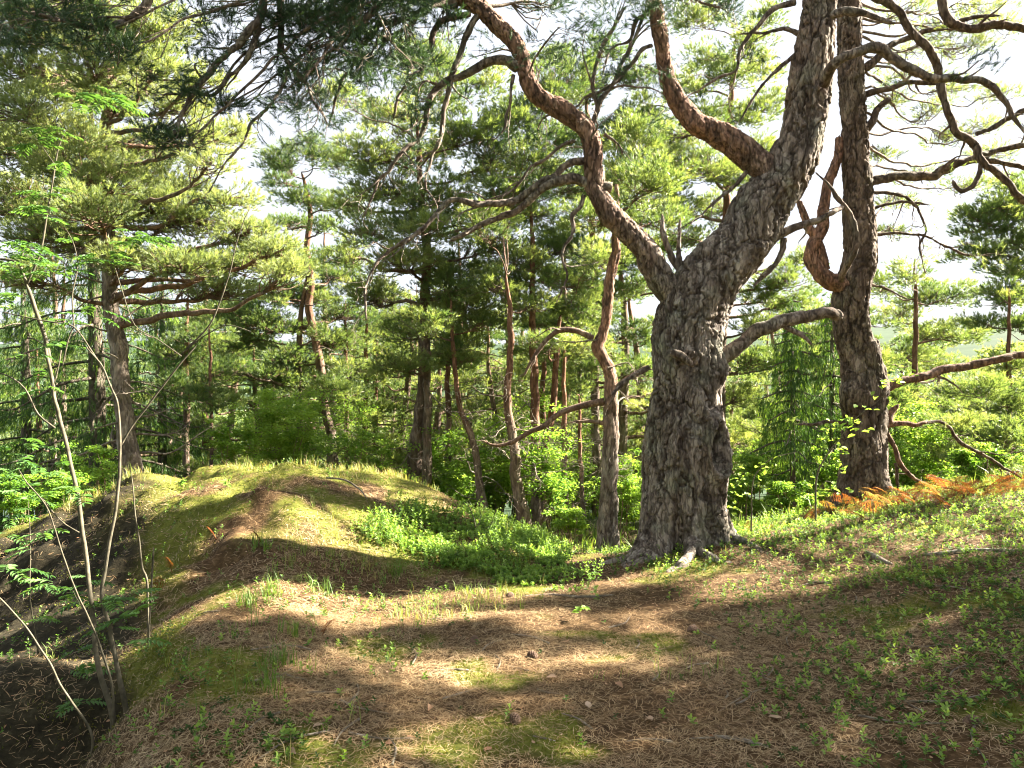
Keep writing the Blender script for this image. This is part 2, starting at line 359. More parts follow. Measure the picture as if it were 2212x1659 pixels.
gm.add(np.stack([X.ravel(), Y.ravel(), Z], 1), np.stack([i+j, i+j+1, i+nx+j+1, i+nx+j], -1).reshape(-1, 4),
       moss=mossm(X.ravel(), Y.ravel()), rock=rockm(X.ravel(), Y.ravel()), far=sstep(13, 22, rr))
m, nt, out, N, l = mat('forest_floor')
tc = N('TexCoord'); n1 = N('TexNoise', i_Scale=14., i_Detail=10., i_Roughness=.75); l(tc.outputs['Object'], n1.inputs['Vector'])
n2 = N('TexNoise', i_Scale=1.1, i_Detail=4.); l(tc.outputs['Object'], n2.inputs['Vector'])
n4 = N('TexNoise', i_Scale=.02, i_Detail=12., i_Roughness=.8); l(tc.outputs['Object'], n4.inputs['Vector'])
a = ramp(N, [(.3, (.03, .018, .01)), (.5, (.075, .045, .022)), (.72, (.19, .12, .06))]); l(n1.outputs['Fac'], a.inputs[0])
b = ramp(N, [(.3, (.05, .06, .012)), (.55, (.13, .14, .025)), (.75, (.24, .22, .05))]); l(n1.outputs['Fac'], b.inputs[0])
c = ramp(N, [(.3, (.018, .035, .018)), (.6, (.04, .065, .035)), (.8, (.075, .10, .055))]); l(n4.outputs['Fac'], c.inputs[0])
am = N('Attribute', attribute_name='moss'); af = N('Attribute', attribute_name='far')
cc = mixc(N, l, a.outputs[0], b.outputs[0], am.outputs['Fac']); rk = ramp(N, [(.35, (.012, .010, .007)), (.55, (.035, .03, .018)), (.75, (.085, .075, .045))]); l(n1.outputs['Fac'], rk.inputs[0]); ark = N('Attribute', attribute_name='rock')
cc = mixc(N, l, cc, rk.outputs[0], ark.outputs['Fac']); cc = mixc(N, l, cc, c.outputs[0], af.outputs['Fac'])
bs = N('BsdfPrincipled', i_Roughness=.95); bs.inputs['Specular IOR Level'].default_value = .1; l(cc, bs.inputs['Base Color'])
bp = N('Bump', i_Strength=.8, i_Distance=.03); l(n1.outputs['Fac'], bp.inputs['Height']); l(bp.outputs[0], bs.inputs['Normal'])
l(bs.outputs[0], out.inputs[0])
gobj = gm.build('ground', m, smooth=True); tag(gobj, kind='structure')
# lake in the valley to the left
wm = MB(); wx = np.linspace(-700, 40, 5); wy = np.linspace(150, 760, 5)
wm.add([(-900, 170, -29.6), (60, 170, -29.6), (60, 800, -29.6), (-900, 800, -29.6)], [(0, 1, 2, 3)])
m, nt, out, N, l = mat('lake_water'); bs = N('BsdfPrincipled', i_Roughness=.08); bs.inputs['Base Color'].default_value = (.05, .08, .1, 1)
tc = N('TexCoord'); n = N('TexNoise', i_Scale=.6, i_Detail=4.); l(tc.outputs['Object'], n.inputs['Vector']); bp = N('Bump', i_Strength=.3, i_Distance=.4); l(n.outputs['Fac'], bp.inputs['Height']); l(bp.outputs[0], bs.inputs['Normal'])
l(bs.outputs[0], out.inputs[0]); tag(wm.build('lake_water', m), kind='structure')

def gnormal(x, y, e=.04):
    zx = (ground(x+e, y)-ground(x-e, y))/(2*e); zy = (ground(x, y+e)-ground(x, y-e))/(2*e)
    return nrm(np.stack([-zx, -zy, np.ones(len(x))], 1))
def scatter(n, x0, x1, y0, y1, dens=None):
    x = RNG.uniform(x0, x1, n); y = RNG.uniform(y0, y1, n); k = np.abs(x) < y*.74+.5
    x, y = x[k], y[k]
    if dens is not None:
        k = RNG.random(len(x)) < dens(x, y); x, y = x[k], y[k]
    return x, y
def nz(x, y, f, s): return fbm(np.stack([x*f, y*f, 0*x], 1), 2, s)

# fallen needle litter: bent thin strips lying on the ground
def litter(n, y0, y1, wdt, ln):
    def dn(x, y):
        ms = mossm(x, y); d = .30+.7*sstep(-.35, .2, nz(x, y, 1.8, 90))
        return d*(1-.4*sstep(.8, 2.2, x-.25*(y-4)))*(1-.62*ms)*(1-.75*bilm(x, y))*(1-.85*rockm(x, y))
    x, y = scatter(n, -6.5, 6.8, y0, y1, dn); m = len(x); nn = gnormal(x, y)
    th = RNG.random(m)*2*np.pi; d = np.stack([np.cos(th), np.sin(th), RNG.normal(0, .16, m)], 1); d = nrm(d-nn*(d*nn).sum(1)[:, None]*.95+nn*RNG.normal(0, .13, (m, 1)))
    s = nrm(np.cross(d, nn)); L = ln*RNG.uniform(.5, 1.2, (m, 1)); w = wdt*RNG.uniform(.6, 1.3, (m, 1))
    c = np.stack([x, y, ground(x, y)+RNG.uniform(.002, .016, m)], 1); bend = s*RNG.normal(0, .10, (m, 1))*L+nn*RNG.uniform(0, .05, (m, 1))*L
    a = c-d*L*.5; b = c+d*L*.5; q = c+bend
    V = np.stack([a-s*w*.3, a+s*w*.3, q-s*w*.5, q+s*w*.5, b-s*w*.3, b+s*w*.3], 1).reshape(-1, 3); i = np.arange(m)[:, None]*6
    MBL.add(V, np.concatenate([i+np.array([0, 1, 3, 2]), i+np.array([2, 3, 5, 4])]), None, tint=np.repeat(np.clip(RNG.beta(2, 2, m)*.8+.1+.2*nz(x, y, 2.5, 91), 0, 1), 6))
def bilm(x, y):          # the bright bilberry patch on the right flank of the mound
    u = CU+x/y*F; z = ground(x, y); v = CV+(CH-z)/y*F
    top = np.interp(u, [760, 850, 960, 1060, 1180, 1280], [1165, 1110, 1092, 1112, 1170, 1245])
    bot = np.interp(u, [760, 850, 960, 1060, 1180, 1280], [1170, 1205, 1235, 1258, 1272, 1276])
    n = nz(x, y, 2.5, 95)*26+nz(x, y, 9, 96)*16
    return sstep(-12, 26, v-top-n)*sstep(-10, 30, bot+n-v)*(u > 740)*(u < 1290)*(y < 9.5)*1.
MBL = MB(); litter(270000, 2.3, 5.2, .0023, .054); litter(170000, 5.0, 11, .0032, .062)
tag(MBL.build('needle_litter', LITT), kind='stuff')
fk = MB(); x, y = scatter(9000, -6, 6.5, 2.4, 9, lambda x, y: .25+.75*sstep(0, .4, nz(x, y, 2.1, 140))); m_ = len(x)
leaves(fk, np.stack([x, y, ground(x, y)+.010], 1), runit(m_)*[1, 1, .12], gnormal(x, y)+runit(m_)*.3, RNG.uniform(.008, .028, m_), RNG.uniform(.006, .016, m_), RNG.uniform(0, .75, m_), fold=.1)
tag(fk.build('bark_flakes', DLEAF), kind='stuff')

# moss fuzz
mm = MB()
x, y = scatter(330000, -6, 6.5, 2.4, 10, lambda x, y: mossm(x, y)*(.35+.65*sstep(-.2, .2, nz(x, y, 5, 97)))*sstep(11, 4, y)*1.)
nn = gnormal(x, y); cz = np.stack([x, y, ground(x, y)-.003], 1)
tufts(mm, cz, nn+runit(len(x))*.25, K=2, L=.02, w=.007, spread=.6, shoot=.0, tint=np.clip(.5+.5*nz(x, y, 3, 98), 0, 1))
tag(mm.build('moss', MOSS), kind='stuff')

# grass
gr = MB()
def grass(x, y, h, w, tint, lean=.35, K=7):
    n = len(x); c = np.repeat(np.stack([x, y, ground(x, y)-.005], 1), K, 0)+RNG.normal(0, .02, (n*K, 3))*[1, 1, 0]
    hh = np.repeat(h, K)*RNG.uniform(.5, 1.2, n*K); th = RNG.random(n*K)*2*np.pi; d = np.stack([np.cos(th), np.sin(th), 0*th], 1)
    ln = lean*RNG.uniform(.2, 1.6, n*K); s = np.stack([-d[:, 1], d[:, 0], 0*th], 1)*w*.5; up = np.array([0, 0, 1.])
    p1 = c+(up*.55+d*(ln*.25)[:, None])*hh[:, None]; p2 = c+(up*(1-.35*np.minimum(ln, 1.2))[:, None]+d*ln[:, None])*hh[:, None] if False else c+np.stack([d[:, 0]*ln, d[:, 1]*ln, 1-.35*np.minimum(ln, 1.3)], 1)*hh[:, None]
    V = np.stack([c-s, c+s, p1-s*.8, p1+s*.8, p2], 1).reshape(-1, 3); i = np.arange(n*K)[:, None]*5
    gr.add(V, i+np.array([0, 1, 3, 2]), i+np.array([2, 3, 4]), tint=np.repeat(np.clip(np.repeat(tint, K)+RNG.normal(0, .15, n*K), 0, 1), 5))
x, y = scatter(2300, -5, .3, 8.2, 10.5, lambda x, y: sstep(-.1, .35, nz(x, y, 1.7, 100))*.8); grass(x, y, RNG.uniform(.04, .19, len(x)), .004, .5+.5*RNG.random(len(x)), .45)
x, y = scatter(700, -1.9, .2, 5.0, 8, lambda x, y: sstep(-.1, .3, nz(x, y, 1.5, 101))); grass(x, y, RNG.uniform(.05, .13, len(x)), .004, .3+.5*RNG.random(len(x)), .8)
x, y = scatter(900, -3, 6, 3, 9, lambda x, y: sstep(.1, .4, nz(x, y, 1.2, 102))); grass(x, y, RNG.uniform(.06, .16, len(x)), .004, .2+.5*RNG.random(len(x)), .8, 5)
for u, v in ((590, 1290), (600, 1440), (700, 1280), (640, 1370), (560, 1180), (860, 1240), (540, 1310), (575, 1500)):
    p = hit(u, v); x = p[0]+RNG.normal(0, .06, 9); y = p[1]+RNG.normal(0, .06, 9); grass(x, y, np.full(9, .16), .005, np.full(9, .25), .8)
x, y = scatter(14000, -14, 14, 10.5, 24, lambda x, y: .5+0*x); grass(x, y, RNG.uniform(.12, .4, len(x)), .014, .1+.4*RNG.random(len(x)), .5, 5)
tag(gr.build('grass', GRAS), kind='stuff')

# bilberry patch: stems with small leaves
def sprigs(mb, sm, x, y, h, nl, ls, tip=.3, base=.25, K=3):
    n = len(x); c = np.stack([x, y, ground(x, y)], 1)
    d = nrm(np.stack([RNG.normal(0, .35, n), RNG.normal(0, .35, n), np.ones(n)], 1)); h = np.broadcast_to(h, (n,))
    top = c+d*h[:, None]; s = nrm(np.cross(d, runit(n)))*.0012
    sm.add(np.stack([c-s, c+s, top], 1).reshape(-1, 3), None, np.arange(n*3).reshape(-1, 3), tint=.3)
    f = np.tile(np.linspace(.25, 1, nl), n)+RNG.normal(0, .04, n*nl); th = np.tile(np.arange(nl)*2.4, n)+np.repeat(RNG.random(n)*6.3, nl)
    cc = np.repeat(c, nl, 0)+np.repeat(d*h[:, None], nl, 0)*f[:, None]
    up = np.repeat(d, nl, 0); out = nrm(np.stack([np.cos(th), np.sin(th), 0*th], 1)+up*(.25+.9*np.clip(f, 0, 1)[:, None]**3)+runit(n*nl)*.2)
    leaves(mb, cc, out, up+runit(n*nl)*.25, ls*RNG.uniform(.7, 1.2, n*nl), ls*.55*RNG.uniform(.7, 1.2, n*nl), np.clip(base+tip*f+np.repeat(RNG.normal(0, .12, n), nl), 0, 1))
bb = MB(); bsm = MB()
x, y = scatter(14000, -2.4, 1.3, 5.5, 9.6, lambda x, y: bilm(x, y)*(.25+.75*sstep(-.3, .1, nz(x, y, 4, 106))))
hb = .04+.16*sstep(-.3, .4, nz(x, y, 3.2, 105))
sprigs(bb, bsm, x, y, hb*RNG.uniform(.7, 1.2, len(x)), 13, .028, .5, .25)
x, y = scatter(5000, -3.2, 4.5, 6.9, 13, lambda x, y: (y > 9.0+.45*np.abs(x-.5))*.8); sprigs(bb, bsm, x, y, .16*RNG.uniform(.5, 1.3, len(x)), 10, .03, .4, .25)
tag(bb.build('bilberry_leaves', BILB), kind='stuff'); 
# lingonberry sprigs over the right slope and left of the path
lb = MB()
def lingd(x, y):
    r = sstep(.6, 2.2, x-.25*(y-4)+.4*0)*(.35+.65*sstep(-.25, .25, nz(x, y, 1.3, 110))); r = np.maximum(r, sstep(6.0, 6.8, y)*sstep(.8, 1.4, x)*.95)
    lft = sstep(-.25, -.8, x)*sstep(6, 5, y)*sstep(-1.95, -1.75, x)*(.1+.9*sstep(-.1, .35, nz(x, y, 1.6, 111)))
    return np.clip(np.maximum(r, lft), .01, 1)*(1-bilm(x, y))
x, y = scatter(8500, -2.2, 6.8, 2.4, 9.8, lingd); sprigs(lb, bsm, x, y, RNG.uniform(.03, .09, len(x)), 9, .025, .8, .15)
x, y = scatter(17000, -2.2, 6.8, 2.4, 9.8, lambda x, y: lingd(x, y)*.9); sprigs(lb, bsm, x, y, RNG.uniform(.01, .035, len(x)), 7, .019, .12, 0.)
x, y = scatter(1900, .5, 6.8, 5.4, 9.8, lambda x, y: sstep(.9, 1.5, x)*(.25+.75*sstep(-.2, .3, nz(x, y, 1.9, 117)))); sprigs(lb, bsm, x, y, RNG.uniform(.03, .12, len(x)), 8, .019, .4, .1)
x, y = scatter(1500, -5, -1.5, 2.6, 6.5, lambda x, y: sstep(0, .3, nz(x, y, 1.3, 118))*.8+.1); sprigs(lb, bsm, x, y, RNG.uniform(.04, .10, len(x)), 7, .022, .4, .1)
x, y = scatter(700, -4, -.5, 5.2, 9.0, lambda x, y: .25+.75*sstep(0, .3, nz(x, y, 1.5, 113))); sprigs(lb, bsm, x, y, RNG.uniform(.03, .08, len(x)), 7, .02, .4, .2)
tag(lb.build('lingonberry_leaves', BILB), kind='stuff'); tag(bsm.build('berry_stems', STEMS), kind='stuff')

# ---------------------------------------------------------------- tree tools
def cv(pts, d, dd=None):
    """photograph pixels + a distance for each -> world points; pts rows (u, v[, distance offset])"""
    return np.array([W(p[0], p[1], d+(p[2] if len(p) > 2 else 0)) for p in pts])
def z2(pts): return [(678+p[0]*.4903, p[1]*.4903)+tuple(p[2:]) for p in pts]
def z3(pts): return [(1355+p[0]*.4903, p[1]*.4903)+tuple(p[2:]) for p in pts]
def z4(pts): return [(p[0]*.5506, 745.5+p[1]*.5506)+tuple(p[2:]) for p in pts]
def z1(pts): return [(p[0]*.4901, p[1]*.4901)+tuple(p[2:]) for p in pts]
def z5(pts): return [(678+p[0]*.5916, 678+p[1]*.5916)+tuple(p[2:]) for p in pts]
def z6(pts): return [(1355+p[0]*.5916, 678+p[1]*.5916)+tuple(p[2:]) for p in pts]

def ramify(mb, path, R, lvl, tips, per=6., L0=1., droop=-.05, red=.2, t0=.25, rmin=.0035, wander=.3, up=0., spray=None, seg=5):
    """crooked side twigs along a path, recursively; the ends are collected in tips"""
    s = np.r_[0, np.cumsum(np.linalg.norm(np.diff(path, axis=0), axis=1))]; tot = s[-1]
    n = max(2, int(tot*(1-t0)*per)); T = nrm(np.gradient(path, axis=0))
    for k in range(n):
        f = t0+(1-t0)*(k+random.random())/n; i = min(len(path)-2, int(np.searchsorted(s, f*tot)))
        p = path[i]; t = T[i]; r = max(rmin, min(R[i]*.55, R[i]*.35+.004))
        side = nrm(np.cross(t, [0, 0, 1])+np.array([0, 0, .01]))*random.choice((-1, 1))
        d = nrm(t*random.uniform(.5, 1.1)+side*random.uniform(.4, 1.1)+np.array([0, 0, random.uniform(-.4, .4)+up]))
        L = L0*(1.1-.6*f)*random.uniform(.55, 1.25)
        if L < .08: continue
        pp = walk(p, d, L, 6, wander, (0, 0, droop))
        Q, RR = tube(mb, pp, [r, rmin*.6], seg, max(.05, L/12), red=red)
        if lvl > 1: ramify(mb, Q, RR, lvl-1, tips, per*1.5, L0*.5, droop, red, .2, rmin*.8, wander, up, seg=4)
        else: tips.append((Q[-1], nrm(Q[-1]-Q[-2]))); 
        if lvl == 1 and L > .25: tips.append((Q[len(Q)//2], nrm(Q[-1]-Q[-2])+nrm(RNG.normal(size=3))*.5))

def pad(br, cr, c, r, att, R0=.03, nclump=None, crad=.22, ntuft=16, K=11, nl=.10, nw=.009, tint=.5, red=.5, sag=.15, seg=5, tuftup=.55):
    """a flattened cloud of needle clumps at c carried by a crooked limb from att"""
    c = np.asarray(c, float); r = np.asarray(r, float); v = c-att; L = np.linalg.norm(v)
    m1 = att+v*.4+np.array([0, 0, -sag*L*.3])+runit(1)[0]*L*.06; m2 = att+v*.75+np.array([0, 0, -sag*L*.15])+runit(1)[0]*L*.07
    Q, R = tube(br, [att, m1, m2, c], [R0, R0*.75, R0*.5, R0*.3], seg, .12, red=red, wig=.05)
    if nclump is None: nclump = int(max(4, 9.*(r[0]*r[1]+r[0]*r[2]*1.2)/(crad*crad*9)))
    u = runit(nclump)*RNG.random((nclump, 1))**.45*RNG.uniform(.8, 1.25, (nclump, 1)); u[:, 2] = u[:, 2]*.9-.25*(u[:, 0]**2+u[:, 1]**2)+.2
    cc = c+u*r
    h = len(Q)//2
    for p in cc:
        i = min(len(Q)-1, h+int(np.argmin(np.linalg.norm(Q[h:]-p, axis=1)))); i = max(h, i-random.randint(0, 4))
        mid = (Q[i]+p)/2+RNG.normal(0, .06, 3)+[0, 0, -.05]
        tube(br, [Q[i], mid, p], [R[i]*.45, .006], 4, .16, red=red*.8)
    n = nclump*ntuft; off = runit(n)*RNG.random((n, 1))**.5*crad*np.array([1, 1, .5])*np.repeat(RNG.uniform(.7, 1.25, nclump), ntuft)[:, None]
    tc = np.repeat(cc, ntuft, 0)+off
    td = nrm(off/crad+np.array([0, 0, tuftup])+nrm(u*[1, 1, .3]).repeat(ntuft, 0)*.5)
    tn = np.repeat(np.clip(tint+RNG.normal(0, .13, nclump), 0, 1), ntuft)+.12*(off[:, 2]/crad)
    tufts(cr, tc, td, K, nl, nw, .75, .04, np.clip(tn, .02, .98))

def on_path(Q, z):
    return int(np.argmin(np.abs(Q[:, 2]-z)))
def pine(name, label, d, tr, w, pads, bark=None, need=None, group=None, base=None, redz=(.3, .75), auto=None, K=15, nl=.10, nw=.0105, tint=.55, plate=0., seg=12, dead=14, crad=.21, ntuft=13, step=.12, limbs=(), ddj=1.6, dense=1.):
    """tr: trunk pixels bottom to top, w: widths in pixels; pads: (u, v, half width, half height[, distance offset])"""
    P = cv(tr, d); Rr = np.asarray(w, float)*.5/F*d
    gz = g1(P[0, 0], P[0, 1])
    if gz < P[0, 2]: P = np.vstack([[P[0, 0], P[0, 1], gz], P]); Rr = np.r_[Rr[0]*1.1, Rr]
    P[0, 2] = min(P[0, 2], gz)-.15
    org = np.array([P[0, 0], P[0, 1], P[0, 2]+.15])
    if len(Rr) != len(P): Rr = np.interp(np.linspace(0, 1, len(P)), np.linspace(0, 1, len(Rr)), Rr)
    root = thing(name, org, label, 'tree', group)
    mt = MB(); h = P[-1, 2]-P[0, 2]
    s = np.clip((np.linspace(0, 1, 12)-redz[0])/(redz[1]-redz[0]), 0, 1)
    Rr = Rr*1.; Rr[0] *= 1.15
    Q, R = tube(mt, P, Rr, seg, step, red=s, rough=.12, plate=plate, seed=random.randint(0, 50), wig=.03, pscale=7)
    mt.build('trunk', bark or BARKF, root, True, org)
    cr = MB(); bm_ = DEAD if bark is BARKS else BARKF
    for pd in pads:
        u, v, ru, rv = pd[:4]; dd = pd[4] if len(pd) > 4 else random.uniform(-ddj, ddj)
        D = d+dd; c = W(u, v, D); r = np.array([ru/F*D*1.1, max(.5, ru/F*D*.9), rv/F*D*1.5])
        lat = abs(c[0]-Q[on_path(Q, c[2]), 0])+abs(dd)
        i = on_path(Q, c[2]-.12*lat-.1); i = min(i, len(Q)-1); br = MB()
        ncl = int(dense*max(5, 2.1*(r[0]*r[1]*.8+r[0]*r[2]*1.8)/(crad*crad)))
        pad(br, cr, c, r, Q[i], max(.018, min(R[i]*.5, .012+.018*lat)), ncl, crad*1.15, ntuft, K, nl, nw, tint+random.uniform(-.12, .12), red=float(np.clip(.2+.6*random.random(), 0, 1)))
        br.build('branch', bm_, root, True, org)
    br = MB()
    if auto:
        n, h0, Lm = auto
        for k in range(n):
            f = (k+random.random())/n; z = P[0, 2]+h*(h0+(1-h0)*f); i = on_path(Q, z); a = k*2.4+random.uniform(-.5, .5); L = Lm*(1-.6*f**1.5)*random.uniform(.6, 1.15)
            c = Q[i]+np.array([math.cos(a)*L, math.sin(a)*L, random.uniform(.0, .25)*L]); rr = max(.35, L*.5)
            r = np.array([rr, rr, rr*.32])
            pad(br, cr, c, r, Q[i], max(.015, R[i]*.4), int(dense*max(5, 1.9*rr*rr/(crad*crad))), crad, ntuft, K, nl, nw, tint+random.uniform(-.15, .15), red=.5)
    if br.n: br.build('branches', bm_, root, True, org)
    for k in range(dead):          # bare dead branches below the crown
        br = MB()
        f = random.uniform(.12, .6); i = int(f*(len(Q)-1)); a = random.random()*6.28; L = random.uniform(.5, 2.0)
        pp = walk(Q[i], (math.cos(a), math.sin(a), random.uniform(-.2, .35)), L, 6, .25, (0, 0, -.03)); q, r_ = tube(br, pp, [max(.009, R[i]*.15), .004], 4, .12, red=.05)
        ramify(br, q, r_, 2, [], 5, L*.45, -.04, .05, .3, .0035, seg=3)
        br.build('dead_branch', DEAD, root, True, org)
    if cr.n: cr.build('crown', need or NEED, root, False, org)
    return root, Q, R

def spruce(name, label, d, tr, w, h0, Lb, group=None, tiptint=.75, n=46, K=10):
    P = cv(tr, d); Rr = np.asarray(w, float)*.5/F*d; gz = g1(P[0, 0], P[0, 1]); P[0, 2] = gz-.1; org = P[0]+[0, 0, .1]
    root = thing(name, org, label, 'tree', group); mt = MB()
    Q, R = tube(mt, P, Rr, 10, .2, rough=.1); mt.build('trunk', BARKS, root, True, org)
    br = MB(); cr = MB(); H = P[-1, 2]-gz; zz = []; dd = []; tt = []
    for k in range(n):
        f = (k+random.random()*.6)/n; z = gz+H*(h0+(1-h0)*f); i = on_path(Q, z); a = k*2.39996; L = (Lb*(1-f)**.75+.15)*random.uniform(.75, 1.15)
        dr = np.array([math.cos(a), math.sin(a), 0]); q, r_ = tube(br, [Q[i], Q[i]+dr*L*.4+[0, 0, -.06*L], Q[i]+dr*L*.8+[0, 0, -.22*L], Q[i]+dr*L+[0, 0, -.2*L]], [.02+.008*L, .005], 4, .15)
        m = int(L*30)+6; fr = RNG.random(m)**.7; pos = q[(fr*(len(q)-1)).astype(int)]; sd = np.array([-dr[1], dr[0], 0])*RNG.uniform(-1, 1, (m, 1))*(.18+.3*L*(1-fr[:, None])*.6)
        base = pos+sd
        for lv in range(4):       # hanging twiglets
            zz.append(base+np.array([0, 0, -.09*lv])+RNG.normal(0, .025, (m, 3))); dd.append(np.tile([0, 0, -1.], (m, 1))+dr*.35+runit(m)*.25)
            tt.append(np.clip(.18+RNG.normal(0, .1, m)+(lv == 3)*tiptint*(RNG.random(m) < .55), 0, 1))
    tufts(cr, np.concatenate(zz), np.concatenate(dd), K, .075, .010, .45, .06, np.concatenate(tt))
    br.build('branches', BARKS, root, True, org); cr.build('crown', SPRU, root, False, org); return root

def bush(name, label, c, r, n, group=None, ls=.05, tint=.5, cat='bush', mt=None, stems=7, org=None, mult=1.):
    c = np.array(c, float); r = np.array(r, float); o = np.array([c[0], c[1], g1(c[0], c[1])]) if org is None else org
    root = thing(name, o, label, cat, group); sm = MB(); cr = MB(); cl = []
    for k in range(stems):
        e = c+runit(1)[0]*r*.6; a = o+np.array([random.uniform(-.15, .15), random.uniform(-.15, .15), 0])
        q, rr = tube(sm, [a, (a+e)/2+RNG.normal(0, .08, 3), e], [.012+.006*r[2], .005], 5, .1); tp = []
        ramify(sm, q, rr, 1, tp, 5, .45*max(r), .02, 0, .3, .003, seg=3); cl += [t[0] for t in tp]+[e]
    cl = np.array(cl); m = int(n*mult)
    ce = np.vstack([cl, c+runit(max(4, len(cl)//2))*r*RNG.random((max(4, len(cl)//2), 1))**.4])
    k = RNG.integers(0, len(ce), m); off = runit(m)*RNG.random((m, 1))**.5*np.array([.2, .2, .1])*max(.6, min(1.6, max(r)))
    pos = ce[k]+off; pos[:, 2] = np.maximum(pos[:, 2], o[2]+.02)
    tn = np.clip(tint+RNG.normal(0, .12, len(ce))[k]+RNG.normal(0, .1, m), 0, 1)
    hd = runit(m)*[1, 1, .35]+[0, 0, -.1]
    leaves(cr, pos, hd, np.array([0, 0, 1.])+runit(m)*.5, ls*RNG.uniform(.6, 1.2, m), ls*.62*RNG.uniform(.7, 1.2, m), tn)
    sm.build('stems', STEMS, root, True, o); cr.build('foliage', mt or LEAF, root, False, o); return root

# ---------------------------------------------------------------- the big old pine
D0 = 7.35
orgM = onG(1478, 1200, D0)
big = thing('old_pine', orgM, 'massive old pine with thick furrowed leaning trunk and hollow scar, forking above the path', 'tree')
def trunkfn(base, dirs, Q, R):
    z = base[..., 2]; th = np.arctan2(dirs[..., 1], dirs[..., 0]); x = dirs[..., 0]; y = dirs[..., 1]
    out = .13*np.exp(-np.maximum(z-orgM[2]-.02, -.1)/.2)*np.maximum(0, .4+np.cos(3*th+1.)+.5*np.cos(5*th))
    out = out+.022*np.sin(7*th+z*2.3)*sstep(2.2, 1.0, z)*.6+.014*np.sin(4*th-z*5+1)
    def bulge(u, v, a, su, sv):
        c = W(u, v, D0-.3); return a*np.exp(-((base[..., 0]-c[0])/su)**2-((z-c[2])/sv)**2)*(y < .2)
    out = out+bulge(1485, 765, .07, .10, .06)+bulge(1563, 800, .09, .10, .16)
    c = W(1545, 965, D0-.3); q = np.sqrt(((base[..., 0]-c[0])/.085)**2+((z-c[2])/.24)**2); out = out+(.085*np.exp(-((q-1.15)/.35)**2)-.13*np.exp(-(q/.75)**4))*(y < .2)
    c2 = W(1520, 900, D0-.3); out = out+.04*np.exp(-((base[..., 0]-c2[0]+.35*(z-c2[2]))/.05)**2-((z-c2[2])/.35)**2)*(y < .2)
    return out
trk = [(1478, 1225), (1476, 1190), (1474, 1130), (1477, 1050), (1480, 980), (1479, 920), (1482, 850), (1482, 780), (1486, 715), (1507, 645), (1551, 578), (1610, 515), (1649, 441), (1693, 382), (1727, 314), (1742, 245), (1752, 147), (1764, 74), (1771, 0, 0), (1785, -120, -.1), (1805, -300, 0), (1800, -480, .2)]
tw = [205, 192, 184, 183, 184, 172, 152, 148, 150, 146, 134, 122, 116, 108, 98, 92, 84, 80, 74, 62, 46, 25]
TP = cv(trk, D0); TP[0, 2] = orgM[2]-.25
mt = MB()
QM, RM = tube(mt, TP, np.array(tw)*.5/F*D0*.97, 300, .0105, red=[0, 0, 0, .03, .12, .3, .55, .8], rough=.05, plate=.015, fn=trunkfn, seed=2, pscale=6.6)
mt.build('trunk', BARK, big, False, orgM)
# dark orange heartwood inside the scar
tips = []
def limb(pts, w, d=D0, red=.4, seg=40, step=.02, plate=.007, parent=big, org=orgM, mat_=BARK, name='limb', wig=.03, rough=.16, label=None, twigs=()):
    m_ = MB(); Q, R = tube(m_, cv(pts, d), np.asarray(w, float)*.5/F*d, seg, step, red=red, rough=rough, plate=plate, seed=random.randint(0, 40), wig=wig, pscale=12)
    for lo, hi, L0 in twigs:
        a_, b_ = int(len(Q)*lo), int(len(Q)*hi); ramify(m_, Q[a_:b_], R[a_:b_]*.3, 3, tips, 3.2, L0, -.14, .1, 0, .003, .28)
    o = m_.build(name, mat_, parent, True, org)
    if label: o['label'] = label
    return Q, R
A, RA = limb(z2([(1600, 1300), (1520, 1230), (1460, 1095), (1380, 1015), (1290, 930), (1248, 850), (1240, 780), (1237, 700), (1225, 620), (1180, 550), (1080, 480), (990, 420), (930, 335), (905, 250), (865, 170), (800, 110), (720, 40), (640, 0), (540, -70, -.1), (400, -170, -.2), (250, -230, -.4)]),
             [70, 64, 52, 50, 47, 43, 42, 42, 42, 42, 41, 38, 36, 33, 33, 36, 38, 36, 30, 24, 14], red=[.1, .45, .8, .9, .9, .7, .6], seg=72, step=.016, plate=.009, twigs=((.25, .55, .9), (.5, .8, 1.2), (.75, 1., 1.2)))
B, RB = limb(z3([(690, 760), (590, 735), (520, 680), (450, 620), (380, 572), (300, 530), (235, 460), (190, 370), (168, 280), (152, 200), (135, 100), (110, 0), (60, -120, -.1), (-20, -260, -.3)]),
             [60, 60, 62, 56, 50, 46, 42, 37, 32, 32, 31, 29, 22, 14], red=[.3, 1, 1, 1, .9], seg=72, step=.016, plate=.008, twigs=((.35, 1., .9),))
def traced(pts, w, lvl=2, per=3.5, L0=.55, t0=.25, droop=-.06, red=.15, d=D0, **k):
    m_ = MB(); rough = k.get('rough', .22); Q, R = tube(m_, cv(pts, d), np.asarray(w, float)*.5/F*d, 16, .025, red=red, rough=rough, plate=.004, seed=random.randint(0, 40), wig=.045, pscale=14)
    if lvl: ramify(m_, Q, R, lvl+(lvl == 2), tips, per*1.6, L0*1.3, droop*1.3, .1, t0, .0028)
    ramify(m_, Q, R, 1, [], 7, .09, 0, .1, .1, .0025, .2, seg=3)
    m_.build('limb', BARK, big, True, orgM)
    return Q, R
traced(z2([(1310, 830), (1220, 815), (1130, 790), (1060, 808), (980, 862), (900, 918), (820, 950), (740, 990), (670, 1030), (605, 1058)]), [26, 24, 22, 19, 17, 16, 14, 13, 12, 9], 1, 2, .3, .5)
